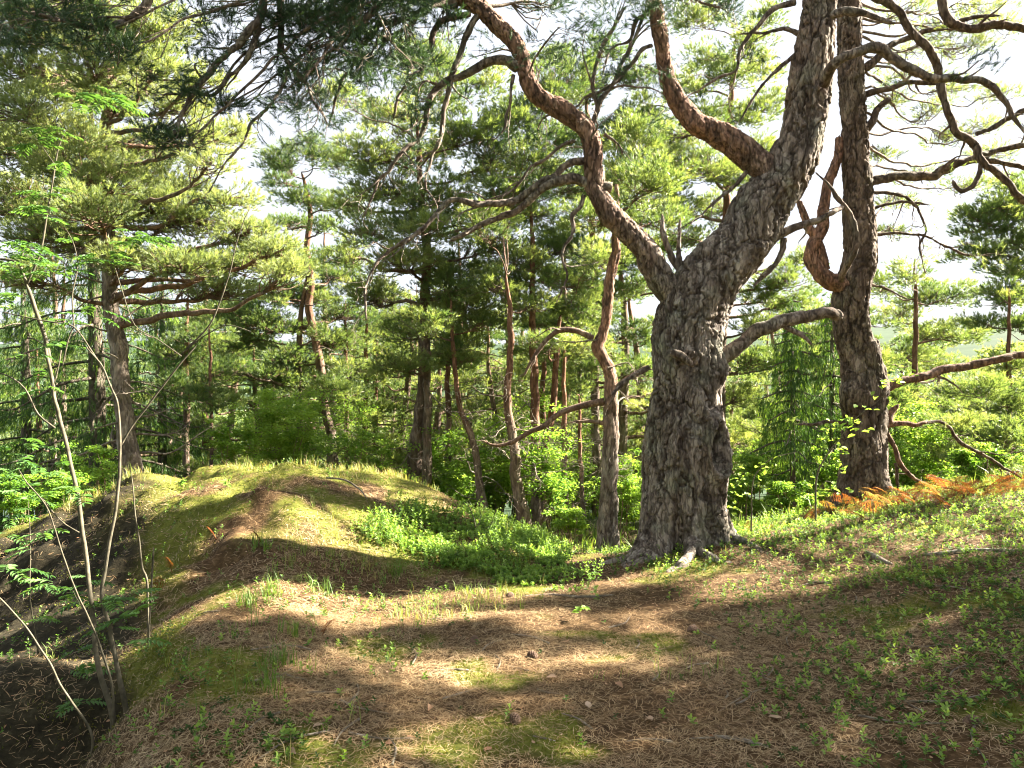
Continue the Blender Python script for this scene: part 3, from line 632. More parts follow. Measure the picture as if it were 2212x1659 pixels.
traced(z2([(1230, 705), (1190, 712), (1120, 730), (1060, 778), (990, 822), (920, 860), (850, 885, -.1), (770, 892, -.15), (690, 885, -.2), (620, 880, -.2), (555, 940, -.25), (495, 1000, -.3), (430, 1052, -.3), (340, 1112, -.3), (270, 1180, -.35), (237, 1260, -.35), (233, 1330, -.35), (250, 1400, -.35)]),
       [18, 17, 15, 15, 15, 16, 15, 14, 14, 12, 11, 10, 9, 8, 7, 6, 5, 3], 2, 3, .5, .3)
traced(z2([(900, 300), (875, 285), (835, 270), (770, 280), (690, 318), (600, 362), (535, 412), (500, 480, -.1), (482, 560, -.1), (450, 640, -.1), (380, 700, -.2), (330, 760, -.2), (280, 820, -.2), (240, 960, -.2)]), [22, 22, 20, 18, 17, 15, 14, 12, 11, 10, 8, 7, 6, 4], 2, 3.2, .6, .3)
traced(z2([(740, 50), (700, 100), (650, 200), (612, 300), (600, 400), (560, 500), (548, 600), (515, 680), (492, 760), (500, 830), (530, 890)]), [16, 15, 14, 13, 12, 11, 9, 8, 6, 5, 3], 2, 3.2, .5, .3)
traced(z2([(660, 10), (560, 10), (450, 50), (340, 90), (240, 150), (180, 260), (120, 350), (90, 460), (60, 560)]), [18, 16, 14, 12, 10, 8, 6, 5, 3], 2, 3.2, .6, .2)
traced(z2([(690, 60), (600, 90), (540, 130), (520, 200), (490, 260), (440, 340), (390, 400), (350, 480), (330, 560)]), [14, 13, 11, 10, 9, 8, 7, 5, 3], 2, 3., .55, .2)
traced(z2([(1225, 560), (1240, 510), (1270, 440), (1320, 380), (1350, 300), (1400, 200), (1440, 100), (1480, 30)]), [12, 12, 11, 10, 10, 9, 8, 7], 2, 3, .6, .3, up=.2) if False else traced(z2([(1225, 560), (1240, 510), (1270, 440), (1320, 380), (1350, 300), (1400, 200), (1440, 100), (1480, 30)]), [12, 12, 11, 10, 10, 9, 8, 7], 2, 3, .6, .3)
traced(z2([(1230, 540), (1250, 470), (1235, 380), (1260, 280), (1290, 190), (1330, 90), (1370, 20)]), [10, 10, 9, 9, 8, 7, 5], 2, 3, .55, .3)
traced(z2([(1150, 620), (1100, 640), (1040, 690), (980, 730), (920, 790), (850, 850), (760, 880)]), [8, 8, 7, 6, 6, 5, 3], 2, 3, .45, .3)
traced(z2([(1190, 860), (1170, 910), (1130, 950), (1140, 1030), (1110, 1130), (1110, 1210), (1080, 1290), (1060, 1340)]), [9, 9, 8, 7, 6, 5, 4, 2], 2, 3, .45, .3)
traced(z2([(880, 330), (862, 400), (860, 480), (850, 560), (800, 620)]), [9, 8, 6, 5, 3], 2, 3, .4, .3)
traced(z2([(1280, 590), (1350, 640), (1370, 680)]), [7, 5, 3], 1, 3, .3, .3)
# limbs of the upper crown at top left, hanging in front
for pts, w in (([(620, 20), (480, 0, -.3), (330, -10, -.6), (150, -10, -.9), (0, -30, -1.)], [20, 18, 14, 10, 6]),
               ([(330, -60, -.4), (250, 60, -.6), (150, 120, -.8), (60, 240, -1.), (-40, 330, -1.1)], [14, 12, 10, 7, 4])):
    traced(z2(pts), w, 2, 3.4, .7, .1)
traced(z1([(1240, -60, -.6), (1240, 60, -.6), (1235, 150, -.7), (1255, 230, -.7), (1290, 300, -.8), (1370, 380, -.8), (1400, 470, -.9), (1440, 560, -.9)]), [14, 13, 12, 11, 9, 7, 5, 3], 2, 3., .5, .3)
traced(z1([(1165, -60, -.9), (1150, 30, -.9), (1110, 120, -1.), (1050, 220, -1.), (960, 270, -1.), (880, 350, -1.1), (820, 440, -1.1), (780, 540, -1.2), (740, 630, -1.2), (690, 690, -1.2)]), [18, 17, 15, 13, 12, 11, 9, 7, 6, 4], 2, 3.4, .5, .3)
traced(z1([(1140, 80, -.8), (1120, 220, -.9), (1070, 300, -.9), (1000, 330, -1.), (920, 400, -1.), (840, 410, -1.), (720, 410, -1.1), (620, 400, -1.1)]), [12, 11, 9, 8, 7, 5, 4, 2], 2, 3., .4, .3)
traced(z1([(1270, 290, -.8), (1250, 380, -.8), (1190, 480, -.9), (1130, 540, -.9), (1070, 650, -1.), (980, 740, -1.), (915, 835, -1.)]), [8, 7, 6, 6, 5, 4, 2], 1, 3., .3, .3)
traced(z1([(700, -80, -1.5), (620, 30, -1.5), (520, 80, -1.5), (430, 105, -1.5), (300, 95, -1.6), (180, 70, -1.6), (60, 60, -1.6)]), [16, 14, 12, 11, 8, 6, 4], 2, 3.6, .5, .2)
# right-hand limbs
traced(z3([(870, 370, -.25), (880, 330, -.35), (905, 285, -.45), (960, 240, -.5), (1040, 210, -.5), (1105, 212, -.5), (1180, 258, -.5), (1260, 300, -.5), (1345, 340, -.5), (1430, 350, -.5), (1560, 362, -.5), (1630, 400, -.5), (1690, 470, -.5), (1745, 600, -.5)]), [24, 23, 21, 20, 20, 20, 18, 17, 16, 15, 13, 11, 9, 6], 1, 3, .35, .4)
traced(z3([(910, 65, -.3), (960, 50, -.45), (1050, 60, -.5), (1120, 90, -.5), (1160, 105, -.5)]), [20, 18, 14, 10, 6], 0)
traced(z3([(600, 1080), (660, 1040), (740, 1000), (790, 985), (850, 960), (900, 930), (945, 915, .2)]), [22, 18, 15, 14, 13, 10], 1, 3, .3, .3)
traced(z3([(690, 1050), (680, 1110), (640, 1170), (590, 1220), (550, 1270)]), [14, 13, 12, 9, 6], 1, 3, .4, .4)
traced(z3([(340, 1640), (390, 1590), (460, 1545), (520, 1500), (600, 1440), (700, 1405), (800, 1400), (880, 1375), (935, 1395, .4)]), [48, 42, 34, 30, 28, 26, 24, 24, 20], 1, 1.5, .3, .6, rough=.25)
traced(z3([(620, 1450), (680, 1430), (760, 1470), (815, 1520)]), [20, 15, 10, 4], 0)
traced(z3([(420, 1560), (400, 1520), (330, 1480)]), [14, 9, 5], 0)
traced(z6([(160, 140), (185, 150), (215, 165), (240, 190)]), [16, 20, 18, 12], 0, d=D0-.42)
traced(z3([(250, 1215), (225, 1130), (230, 1060), (240, 960)]), [20, 14, 9, 4], 0); traced(z3([(240, 1200), (180, 1110), (160, 1000), (165, 940)]), [18, 13, 9, 5], 0)
traced(z3([(640, 660), (670, 620), (740, 600)]), [10, 8, 4], 0)
traced(z3([(760, 150), (700, 130), (610, 150), (480, 155)]), [12, 10, 7, 3], 2, 3, .5, .3)
traced(z3([(740, 10), (640, 50), (560, 130), (490, 210), (470, 300), (380, 350), (280, 420)]), [14, 12, 10, 9, 8, 6, 3], 2, 3, .5, .3)
traced(z3([(740, 240), (680, 290), (620, 350), (560, 420), (500, 520)]), [10, 9, 7, 5, 3], 2, 3, .4, .3)
traced(z3([(530, 750), (480, 810), (400, 870), (330, 930), (240, 1010)]), [9, 8, 7, 5, 3], 2, 3, .45, .3)
traced(z3([(110, 200), (60, 220), (10, 290), (-60, 380), (-150, 420), (-260, 500)]), [10, 10, 9, 8, 6, 3], 2, 3, .45, .3)
traced(z3([(100, 60), (40, 90), (10, 180), (-60, 230), (-100, 330)]), [9, 8, 7, 5, 3], 2, 3, .45, .3)
traced(z5([(1225, 195), (1180, 225), (1120, 262), (1090, 290)]), [14, 12, 9, 6], 1, 3, .4, .4)
# needle foliage: shoots at the twig ends toward the upper left, bare twigs lower down
cr = MB(); br = MB()
sel = []
for p, d in tips:
    u = CU+p[0]/p[1]*F; v = CV+(CH-p[2])/p[1]*F
    pr = 1. if (v < 130+.14*max(0, 1000-u)) else (.5 if v < 330 else .06)
    if u > 1450: pr *= .5
    if random.random() < pr: sel.append((p, d))
sp = np.array([p for p, d in sel]); sd = np.array([d for p, d in sel])
sp = np.repeat(sp, 9, 0)+RNG.normal(0, .08, (len(sp)*9, 3))*[1, 1, .6]; sd = nrm(np.repeat(sd, 9, 0)+runit(len(sp))*.6+[0, 0, .3])
tufts(cr, sp, sd, 26, .055, .0042, .7, .05, RNG.uniform(.2, .6, len(sp)))
PM = [(60, 40, 130, 45, -1.6), (200, 60, 80, 40, -1.6), (120, 10, 120, 30, -1.5), (270, 110, 60, 30, -1.5), (330, 290, 70, 28, -1.2), (400, 300, 40, 22, -1.2), (480, 225, 55, 22, -1.), (500, 95, 70, 35, -.9), (560, 30, 90, 35, -.8), (640, 60, 80, 40, -.7), (690, 120, 70, 35, -.6), (740, 60, 90, 40, -.5), (650, 180, 60, 25, -.7), (820, 90, 80, 35, -.4), (860, 30, 90, 30, -.3), (780, 160, 70, 28, -.4),
      (720, 15, 110, 22, -.6), (900, 130, 50, 22, -.3), (960, 50, 50, 25, 0), (430, 20, 80, 22, -1.), (640, 225, 50, 18, -.7), (1180, 10, 60, 16, .3), (1500, -10, 70, 18, .3), (1580, 20, 50, 16, .3)]
def att_near(c):
    k = np.argmin(np.linalg.norm(A-c, axis=1)); return A[k]
for u, v, ru, rv, dd in PM:
    d = D0+dd; c = W(u, v, d); r = np.array([ru/F*d, ru/F*d*.8, rv/F*d])
    a0 = A[int(len(A)*random.uniform(.82, .99))] if u < 1050 else (B[int(len(B)*.9)] if u > 1300 else A[int(len(A)*.75)])
    br = MB(); pad(br, cr, c, r, a0, .022, int(6+85*r[0]*r[1]), .14, 9, 26, .055, .0042, .38, red=.2, sag=-.1); br.build('branch', BARK, big, True, orgM)
# crown above the frame
br = MB()
for k in range(12):  # extra pads over the path, out of view, added to cut sky light
    c = np.array([random.uniform(-4, 2.6), random.uniform(1.5, 7), random.uniform(6.6, 9.0)]); pad(br, cr, c, (1.3, 1.2, .35), QM[-3] if c[0] > -1 else A[-1], .05, 22, .28, 14, 12, .09, .010, .4, red=.6)
for k in range(14):
    a = random.random()*6.28; z = random.uniform(8.4, 12); L = random.uniform(.6, 2.6)
    c = np.array([QM[-1, 0]-.3+math.cos(a)*L, D0+math.sin(a)*L, z]); src = random.choice([QM[int(len(QM)*.93)], QM[-2], B[-2], A[-2]])
    pad(br, cr, c, (1., .9, .3), src, .05, 15, .28, 14, 12, .09, .008, .4, red=.6)
br.build('branches', BARK, big, True, orgM)
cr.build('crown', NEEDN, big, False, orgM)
print('big', cr.n)

for a, L, r0 in ((200, 1.3, .085), (232, .9, .07), (160, 1.1, .08), (128, .8, .07), (262, 1.0, .08), (300, .8, .06)):
    a = math.radians(a); q = []
    for t in np.linspace(0, 1, 7):
        d_ = .32+t*L; aa = a+.35*math.sin(t*3+a*5); x = orgM[0]+math.sin(aa)*d_; y = D0+math.cos(aa)*d_; q.append([x, y, g1(x, y)+.10*(1-t)**2-.015-.05*t])
    m_ = MB(); tube(m_, q, np.array([1, .8, .6, .5, .4, .3, .15])*r0, 20, .02, rough=.25, plate=.008, wig=.02, seed=3, pscale=9); m_.build('root', BARK, big, True, orgM)
# ---------------------------------------------------------------- second pine on the right
D1 = 9.5; org2 = onG(1870, 1090, D1)
sec = thing('tall_pine', org2, 'tall straight dark-barked pine with orange side fork, standing behind dry ferns', 'tree')
m_ = MB()
pts = z6([(868, 720), (870, 680), (866, 600), (864, 520), (862, 440), (866, 340), (872, 270), (862, 190), (846, 120)])+z3([(1035, 1640), (1012, 1540), (992, 1450), (985, 1350), (1002, 1260), (1032, 1150), (1030, 1050), (1018, 930), (1012, 800), (1000, 700), (998, 600), (992, 500), (988, 400), (985, 300), (985, 200), (985, 100), (980, 0), (985, -150), (1000, -500), (990, -900)])
w2 = [112, 108, 104, 98, 94, 90, 88, 82, 80, 80, 78, 77, 78, 77, 74, 68, 64, 60, 58, 56, 54, 53, 54, 54, 52, 50, 42, 26, 10]
P = cv(pts, D1); P[0, 2] = org2[2]-.2
def fn2(base, dirs, Q, R):
    z = base[..., 2]; th = np.arctan2(dirs[..., 1], dirs[..., 0]); c = W(1822, 850, D1)
    return .12*np.exp(-np.maximum(z-org2[2], -.1)/.22)*np.maximum(0, .3+np.cos(3*th+2.6))+.02*np.sin(3*th+z*2)+.16*np.exp(-((z-c[2])/.28)**2)*np.exp(-((th-(-2.6))/.7)**2)
Q2, R2 = tube(m_, P, np.array(w2)*.47/F*D1, 170, .016, red=[0, 0, .05, .1, .1, .15, .4, .8], rough=.06, plate=.015, fn=fn2, seed=6, pscale=6.2)
m_.build('trunk', BARK2, sec, False, org2)
K2 = dict(parent=sec, org=org2, d=D1)
limb(z3([(990, 1270), (935, 1250), (870, 1220), (820, 1150), (815, 1080), (850, 1010), (870, 930), (880, 860), (900, 780), (925, 690), (935, 600)]), [44, 40, 36, 30, 27, 25, 24, 23, 21, 19, 15], red=[.9, 1, 1, 1], label='smooth orange side fork', **K2)
limb(z3([(870, 1190), (840, 1080), (800, 1000), (775, 930), (760, 880)]), [26, 24, 20, 16, 10], red=[1, 1], **K2)
tips2 = []; tw2 = MB()
def tr2(pts, w, lvl=2, per=3., L0=.6, t0=.3, droop=-.05, red=.1, **k):
    m_ = MB(); Q, R = tube(m_, cv(pts, D1), np.asarray(w, float)*.5/F*D1, 16, .03, red=red, rough=.22, plate=.005, seed=random.randint(0, 40), wig=.055, pscale=14)
    if lvl: ramify(m_, Q, R, lvl+(lvl == 2), tips2, per*1.25, L0*1.2, droop*1.2, .1, t0, .003)
    ramify(m_, Q, R, 1, [], 8, .10, 0, .1, .1, .0025, .2, seg=3)
    m_.build('limb', BARK2, sec, True, org2)
tr2(z3([(1040, 820), (1090, 800), (1200, 780), (1340, 782), (1400, 745), (1490, 712), (1600, 670), (1750, 635), (1900, 600)]), [24, 22, 20, 20, 19, 17, 14, 12, 8], 2, 2, .5)
tr2(z3([(1500, 710), (1600, 706), (1747, 740), (1850, 770)]), [12, 10, 9, 6])
tr2(z3([(1040, 420), (1130, 392), (1240, 372), (1360, 372), (1450, 350)]), [14, 13, 12, 10, 6], 1, 3, .4)
tr2(z3([(1050, 570), (1085, 530), (1105, 490), (1165, 443)]), [18, 16, 14, 10], 0)
tr2(z3([(1040, 310), (1090, 260), (1160, 200), (1250, 165), (1340, 130), (1430, 100), (1540, 75), (1640, 60)]), [18, 17, 15, 13, 11, 10, 8, 5], 2, 3, .6)
tr2(z3([(1060, -30, -.8), (1130, 15, -.8), (1230, 100, -.8), (1310, 200, -.8), (1355, 300, -.8), (1395, 430, -.8), (1450, 545, -.8), (1520, 630, -.8), (1570, 715, -.8), (1650, 800, -.8), (1747, 890, -.8), (1800, 930, -.8)]), [18, 17, 16, 16, 16, 15, 15, 15, 15, 14, 14, 10], 1, 2, .35)
tr2(z3([(1560, 700, -.8), (1545, 790, -.8), (1530, 840, -.8), (1480, 850, -.8), (1440, 800, -.8)]), [9, 9, 10, 10, 6], 1, 4, .15)
tr2(z3([(1380, -60, -.5), (1400, 30, -.5), (1450, 100, -.5), (1510, 140, -.5), (1600, 108, -.5), (1700, 115, -.5), (1800, 140, -.5)]), [18, 18, 18, 18, 17, 17, 14], 1, 2, .4)
tr2(z3([(1540, 590), (1640, 540), (1747, 490), (1850, 450)]), [9, 10, 11, 8], 1, 3, .4)
tr2(z6([(900, 280), (945, 268), (1000, 238), (1100, 220), (1200, 196), (1320, 176), (1448, 150), (1600, 120)]), [24, 22, 18, 17, 17, 16, 16, 14], 1, 1.5, .5, red=.5)
tr2(z3([(1075, 925), (1130, 900), (1220, 890), (1300, 900), (1330, 905)]), [8, 7, 6, 5, 3], 2, 4, .4)
tr2(z3([(1080, 850), (1150, 850), (1230, 880), (1290, 950), (1320, 1020), (1290, 1080), (1315, 1200)]), [8, 7, 6, 5, 5, 4, 2], 2, 4, .45)
tr2(z3([(1100, 1035), (1180, 1025), (1290, 1030), (1400, 1080), (1500, 1130), (1600, 1130)]), [7, 6, 6, 5, 4, 2], 2, 4, .5)
tr2(z3([(830, 760, -.3), (900, 830, -.4), (940, 900, -.45), (975, 960, -.45), (1000, 1020, -.5), (1003, 1090, -.5), (975, 1160, -.45), (950, 1230, -.3)]), [3, 7, 8, 9, 11, 12, 13, 12], 0)
tr2(z6([(920, 440), (950, 410), (990, 408), (1050, 405), (1100, 400), (1140, 405)]), [26, 20, 12, 9, 7, 5], 1, 4, .4, red=.8)
tr2(z6([(945, 430), (975, 490), (985, 540), (1040, 590), (1100, 620)]), [12, 10, 9, 7, 4], 1, 3, .3, red=.5); tr2(z6([(980, 545), (990, 600), (1000, 660)]), [8, 7, 4], 0)
tr2(z6([(955, 400), (960, 360), (985, 330)]), [20, 16, 8], 0, red=.6)
tr2(z6([(1060, 400), (1170, 400), (1210, 470), (1300, 510), (1380, 560), (1450, 600)]), [6, 7, 8, 7, 6, 4], 2, 4, .45)
tr2(z6([(800, 400), (720, 390), (620, 402)]), [8, 8, 4], 1, 3, .3)
tr2(z3([(1070, 1250), (1150, 1280), (1240, 1310)]), [6, 5, 3], 2, 4, .5)
cr = MB(); br = MB()
sel = [(p, d) for p, d in tips2 if random.random() < .38]
if sel:
    sp = np.repeat([p for p, d in sel], 3, 0)+RNG.normal(0, .06, (len(sel)*3, 3)); tufts(cr, sp, np.repeat([d for p, d in sel], 3, 0)+runit(len(sp))*.5, 20, .06, .004, .7, .05, RNG.uniform(.3, .8, len(sp)))
for u, v, ru, rv, dd in [(1950, 30, 70, 22, .5), (2060, 60, 70, 16, .6), (2130, 15, 60, 14, .8), (1990, 95, 50, 14, 1), (2080, 100, 60, 12, .8), (1960, 160, 70, 14, 1.5), (2060, 190, 80, 14, 1.6), (2150, 60, 70, 14, 1.), (2160, 200, 60, 12, 1.8), (1980, 380, 60, 12, 1.8), (2090, 400, 60, 12, 1.8), (1940, 440, 50, 10, 1.8), (2150, 330, 60, 12, 1.6), (1930, 215, 45, 12, 1.2), (2010, 240, 60, 10, 1.5), (2110, 275, 70, 12, 1.6), (2040, 300, 50, 8, 1.6), (1900, 340, 40, 10, 1.5), (1925, 500, 40, 10, 1.5)]:
    d = D1+dd; c = W(u, v, d); pad(br, cr, c, (ru/F*d, ru/F*d*.9, rv/F*d), Q2[on_path(Q2, c[2]-.3)], .02, int(8+30*ru/F*d), .16, 7, 15, .07, .005, .6, red=.2)
for k in range(14):
    a = random.random()*6.28; z = random.uniform(10, 14); L = random.uniform(.6, 2.2)
    pad(br, cr, Q2[-1]*[1, 1, 0]+[math.cos(a)*L, math.sin(a)*L, z], (1., .9, .3), Q2[on_path(Q2, z-.5)], .04, 13, .28, 14, 12, .09, .008, .45, red=.8)
br.build('branches', BARK, sec, True, org2); cr.build('crown', NEED, sec, False, org2)

# ---------------------------------------------------------------- pines of the near and middle distance
pine('forked_pine', 'slim crooked pine, orange above and grey below, just left of the massive old pine', 14,
     z5([(1070, 880), (1072, 820), (1075, 700), (1082, 560), (1088, 420), (1086, 300), (1076, 200), (1042, 120), (1060, 60)])+z2([(1300, 1290), (1312, 1200), (1332, 1120), (1325, 1040), (1335, 930), (1330, 800)]),
     [62, 50, 40, 34, 32, 30, 29, 27, 24, 22, 22, 20, 18, 15, 8], [(1400, 400, 90, 40), (1330, 380, 80, 35, 1), (1280, 470, 70, 28), (1430, 480, 60, 26, 1), (1370, 300, 70, 30, 1)], plate=.014, seg=40, step=.05, dead=6, redz=(.3, .5), bark=BARK)
root = C.objects['forked_pine']; P0 = np.array(root.location); m_ = MB(); tp = []
for pts, w in ((z5([(1020, 90), (960, 62), (900, 60), (860, 85), (830, 120), (790, 180), (765, 230)]), [14, 13, 12, 10, 9, 7, 4]), (z5([(1060, 320), (1000, 330), (930, 350), (880, 375), (840, 410), (790, 430), (720, 470), (660, 480), (610, 460)]), [16, 15, 13, 12, 12, 11, 9, 6, 3]),
               (z5([(1060, 400), (1010, 392), (950, 395)]), [9, 8, 4]), (z5([(1100, 270), (1160, 225), (1220, 190)]), [12, 10, 8])):
    Q, R = tube(m_, cv(pts, 14), np.array(w)*.5/F*14, 8, .06, red=.4, rough=.1); ramify(m_, Q, R, 2, tp, 3, .7, -.05, .1, .3, .004)
m_.build('limbs', BARKF, root, True, P0)

pine('pale_pine', 'tall sunlit pine with pale grey flaking trunk behind the mossy mound, left', 14,
     z4([(517, 540), (515, 480), (500, 380), (490, 300), (480, 200), (470, 100), (462, 0)])+z1([(495, 1380), (485, 1250), (480, 1120), (478, 1000), (470, 850), (468, 700), (466, 600), (475, 480), (478, 350), (485, 200), (478, 60), (470, -100), (470, -300)]),
     [50, 46, 40, 38, 36, 34, 36, 34, 33, 32, 31, 29, 27, 25, 22, 20, 17, 14, 12, 8, 5],
     [(50, 0, 120, 36), (130, 95, 90, 30), (120, 200, 80, 30), (300, 90, 90, 28), (310, 190, 80, 24), (440, 180, 60, 20), (20, 290, 90, 30), (140, 360, 90, 30), (300, 370, 80, 28), (30, 460, 90, 30), (190, 450, 90, 30), (360, 440, 80, 28), (500, 430, 60, 22), (160, 530, 80, 26), (540, 500, 70, 24), (600, 540, 60, 20), (400, 570, 90, 26), (260, 560, 80, 24), (50, 70, 110, 40), (170, 30, 110, 35), (330, 50, 110, 30), (60, 160, 100, 38), (190, 140, 90, 36), (350, 150, 80, 26), (60, 240, 110, 38), (250, 220, 80, 32), (390, 230, 70, 22), (60, 330, 110, 38), (170, 300, 80, 30), (300, 320, 100, 30), (430, 290, 80, 26),
      (510, 285, 50, 16), (60, 420, 100, 34), (200, 380, 90, 34), (370, 400, 90, 32), (460, 350, 60, 20), (90, 500, 90, 34), (280, 460, 100, 34), (430, 480, 100, 34), (540, 560, 90, 30), (620, 595, 60, 22), (480, 620, 90, 26), (360, 560, 90, 30), (60, 600, 80, 26)],
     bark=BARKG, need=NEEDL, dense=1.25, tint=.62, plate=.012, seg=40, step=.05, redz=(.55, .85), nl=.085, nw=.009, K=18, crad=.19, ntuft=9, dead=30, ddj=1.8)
spruce('drooping_spruce', 'dark spruce with bright drooping shoots, left of the pale pine trunk', 18, [(212, 1000), (210, 850), (205, 700), (200, 500), (198, 300), (196, 150)], [36, 33, 28, 20, 11, 3], .14, 3.2, tiptint=.8, n=60)
spruce('small_spruce', 'low dark spruce at the left edge behind the rowan leaves', 20, [(60, 960), (55, 800), (50, 640), (48, 520)], [22, 18, 10, 3], .1, 2.6, n=40)
spruce('edge_spruce', 'shaded spruce just right of the pale pine trunk, behind the mound crest', 21, [(352, 960), (350, 850), (350, 700), (352, 570)], [20, 17, 10, 3], .08, 2.2, n=40)

PN = dict(redz=(.3, .6))
pine('crooked_pine', 'slender crooked pine with flat dark top against the white sky, behind the mound', 22, [(716, 950), (712, 930), (700, 870), (691, 784), (679, 725), (667, 662), (671, 617), (662, 539), (671, 466), (662, 407), (650, 370)], [20, 20, 19, 19, 18, 17, 16, 14, 11, 8, 5],
     [(580, 560, 60, 22), (660, 640, 60, 22), (720, 740, 60, 24), (500, 680, 70, 24), (600, 820, 70, 24), (700, 840, 60, 22), (490, 800, 70, 22), (610, 350, 50, 26), (680, 330, 60, 22), (740, 355, 40, 20), (600, 395, 36, 18), (650, 430, 60, 16), (710, 440, 36, 14), (620, 480, 46, 14), (700, 490, 40, 12), (730, 600, 60, 22), (590, 640, 70, 26), (560, 700, 80, 26), (750, 680, 60, 24), (640, 560, 50, 18), (520, 740, 60, 22), (620, 770, 60, 20)], tint=.35, **PN)
pine('twin_pine', 'stout double-stemmed pine in the forest centre, rising beyond the mound right end', 18, z5([(370, 570), (375, 480), (388, 400), (400, 280), (405, 150), (398, 0)])+z2([(490, 1500), (486, 1350), (492, 1250), (500, 1120), (480, 950), (470, 800), (460, 600), (450, 450)]),
     [34, 30, 30, 28, 27, 25, 23, 22, 21, 20, 17, 14, 9, 5], [(740, 210, 50, 22), (1060, 180, 50, 24), (1080, 260, 60, 26), (760, 440, 60, 22), (1100, 450, 60, 26), (880, 490, 80, 26), (1020, 480, 70, 26), (740, 560, 60, 24), (1090, 620, 70, 26), (870, 790, 70, 22), (990, 770, 60, 22), (850, 250, 80, 34), (950, 190, 80, 40), (790, 330, 70, 28), (900, 330, 90, 36), (1000, 290, 80, 34), (830, 410, 90, 32), (950, 430, 90, 36), (1060, 370, 70, 30), (850, 560, 90, 30), (980, 580, 90, 34), (1070, 530, 60, 26), (800, 640, 80, 28), (1000, 680, 100, 32), (900, 720, 80, 26), (780, 500, 60, 24), (930, 500, 70, 24), (890, 130, 60, 30), (960, 120, 40, 26)], tint=.55, plate=.01, seg=20, **PN)
m_ = MB(); root = C.objects['twin_pine']; P0 = np.array(root.location); tube(m_, cv(z5([(412, 620), (414, 500), (412, 400), (418, 320), (402, 240)]), 17.7), np.array([24, 20, 18, 17, 12])*.5/F*17.7, 12, .1, rough=.12)
Q, R = tube(m_, cv(z5([(410, 150), (440, 148), (500, 155), (560, 160), (620, 145)]), 17.8), np.array([14, 12, 11, 9, 6])*.5/F*17.8, 8, .1, red=.5); ramify(m_, Q, R, 2, [], 3, .7, -.03, .1, .4, .004); m_.build('limbs', BARKF, root, True, P0)
pine('thin_dark_pine', 'thin dark trunk standing right beside the double-stemmed pine', 19, [(972, 1066), (969, 960), (967, 860), (966, 740), (970, 600)], [15, 13, 12, 10, 6], [(1000, 640, 50, 22), (940, 660, 50, 22), (980, 780, 50, 16)], tint=.4, **PN)
pine('bent_pine', 'leaning crooked dark pine between the double-stemmed pine and the orange pines', 17, z5([(617, 690), (603, 600), (592, 520), (580, 450), (560, 410), (535, 350), (520, 270), (512, 150), (505, 50), (500, -60)]), [22, 18, 16, 15, 14, 12, 11, 10, 8, 5], [(1000, 740, 60, 20), (930, 700, 50, 20), (1040, 700, 50, 22), (960, 620, 60, 22)], tint=.5, **PN)
pine('stout_pine', 'dark leaning pine with forked grey foot, between bent pine and orange pine', 16, z5([(770, 760), (755, 690), (738, 590), (735, 520), (722, 440), (712, 370), (705, 300), (712, 200), (720, 100), (715, 0), (700, -150)]), [34, 26, 24, 22, 20, 19, 17, 15, 13, 11, 6], [(1070, 620, 70, 28), (1120, 560, 70, 28), (1050, 480, 70, 26), (1150, 660, 60, 22), (1100, 420, 80, 30), (1060, 320, 70, 30), (1140, 340, 60, 26)], tint=.5, **PN)
pine('orange_pine', 'straight pine with orange upper trunk in the group left of the crooked pine', 17.5, z5([(815, 770), (812, 650), (810, 530), (808, 400), (805, 280), (803, 180), (798, 60), (800, -60), (798, -200), (790, -400)]), [24, 22, 21, 20, 19, 17, 15, 13, 11, 6], [(1200, 190, 60, 34), (1150, 240, 60, 30), (1240, 150, 50, 26), (1190, 300, 80, 34), (1110, 250, 50, 26), (1230, 400, 80, 32), (1150, 470, 80, 30), (1220, 540, 80, 28), (1170, 600, 70, 26), (1250, 620, 60, 22)], tint=.42, redz=(.15, .35))
pine('leaning_orange_pine', 'orange pine leaning outward close behind the straight orange pine', 18, z5([(836, 760), (834, 640), (838, 540), (850, 450), (868, 370), (880, 290), (884, 200), (888, 100), (900, 0)]), [18, 16, 16, 16, 15, 14, 13, 11, 7], [(1230, 700, 70, 24), (1180, 740, 60, 20), (1260, 660, 60, 22), (1290, 560, 60, 26)], tint=.55, redz=(.1, .3))
pine('third_orange_pine', 'thin reddish trunk squeezed between the two orange pines', 20, z5([(838, 740), (836, 500), (835, 330), (838, 200), (842, 100)]), [13, 12, 12, 11, 6], [(1180, 690, 50, 20), (1150, 760, 50, 18)], tint=.5, redz=(.1, .3), dead=5)
pine('pole_pine', 'thin grey pole-like pine right of the orange pines', 17, z5([(923, 830), (918, 700), (915, 520), (913, 380), (912, 250), (916, 120)]), [14, 13, 12, 11, 9, 6], [(1220, 760, 50, 18), (1260, 740, 60, 20)], tint=.5, bark=BARKG, **PN)
pine('thin_pole_pine', 'very thin pale pole pine between pole pine and the crooked orange-topped pine', 19, z5([(992, 860), (984, 720), (976, 590), (970, 430), (968, 300)]), [11, 10, 9, 8, 5], [(1260, 800, 40, 16), (1230, 840, 40, 14)], tint=.5, bark=BARKG, **PN)
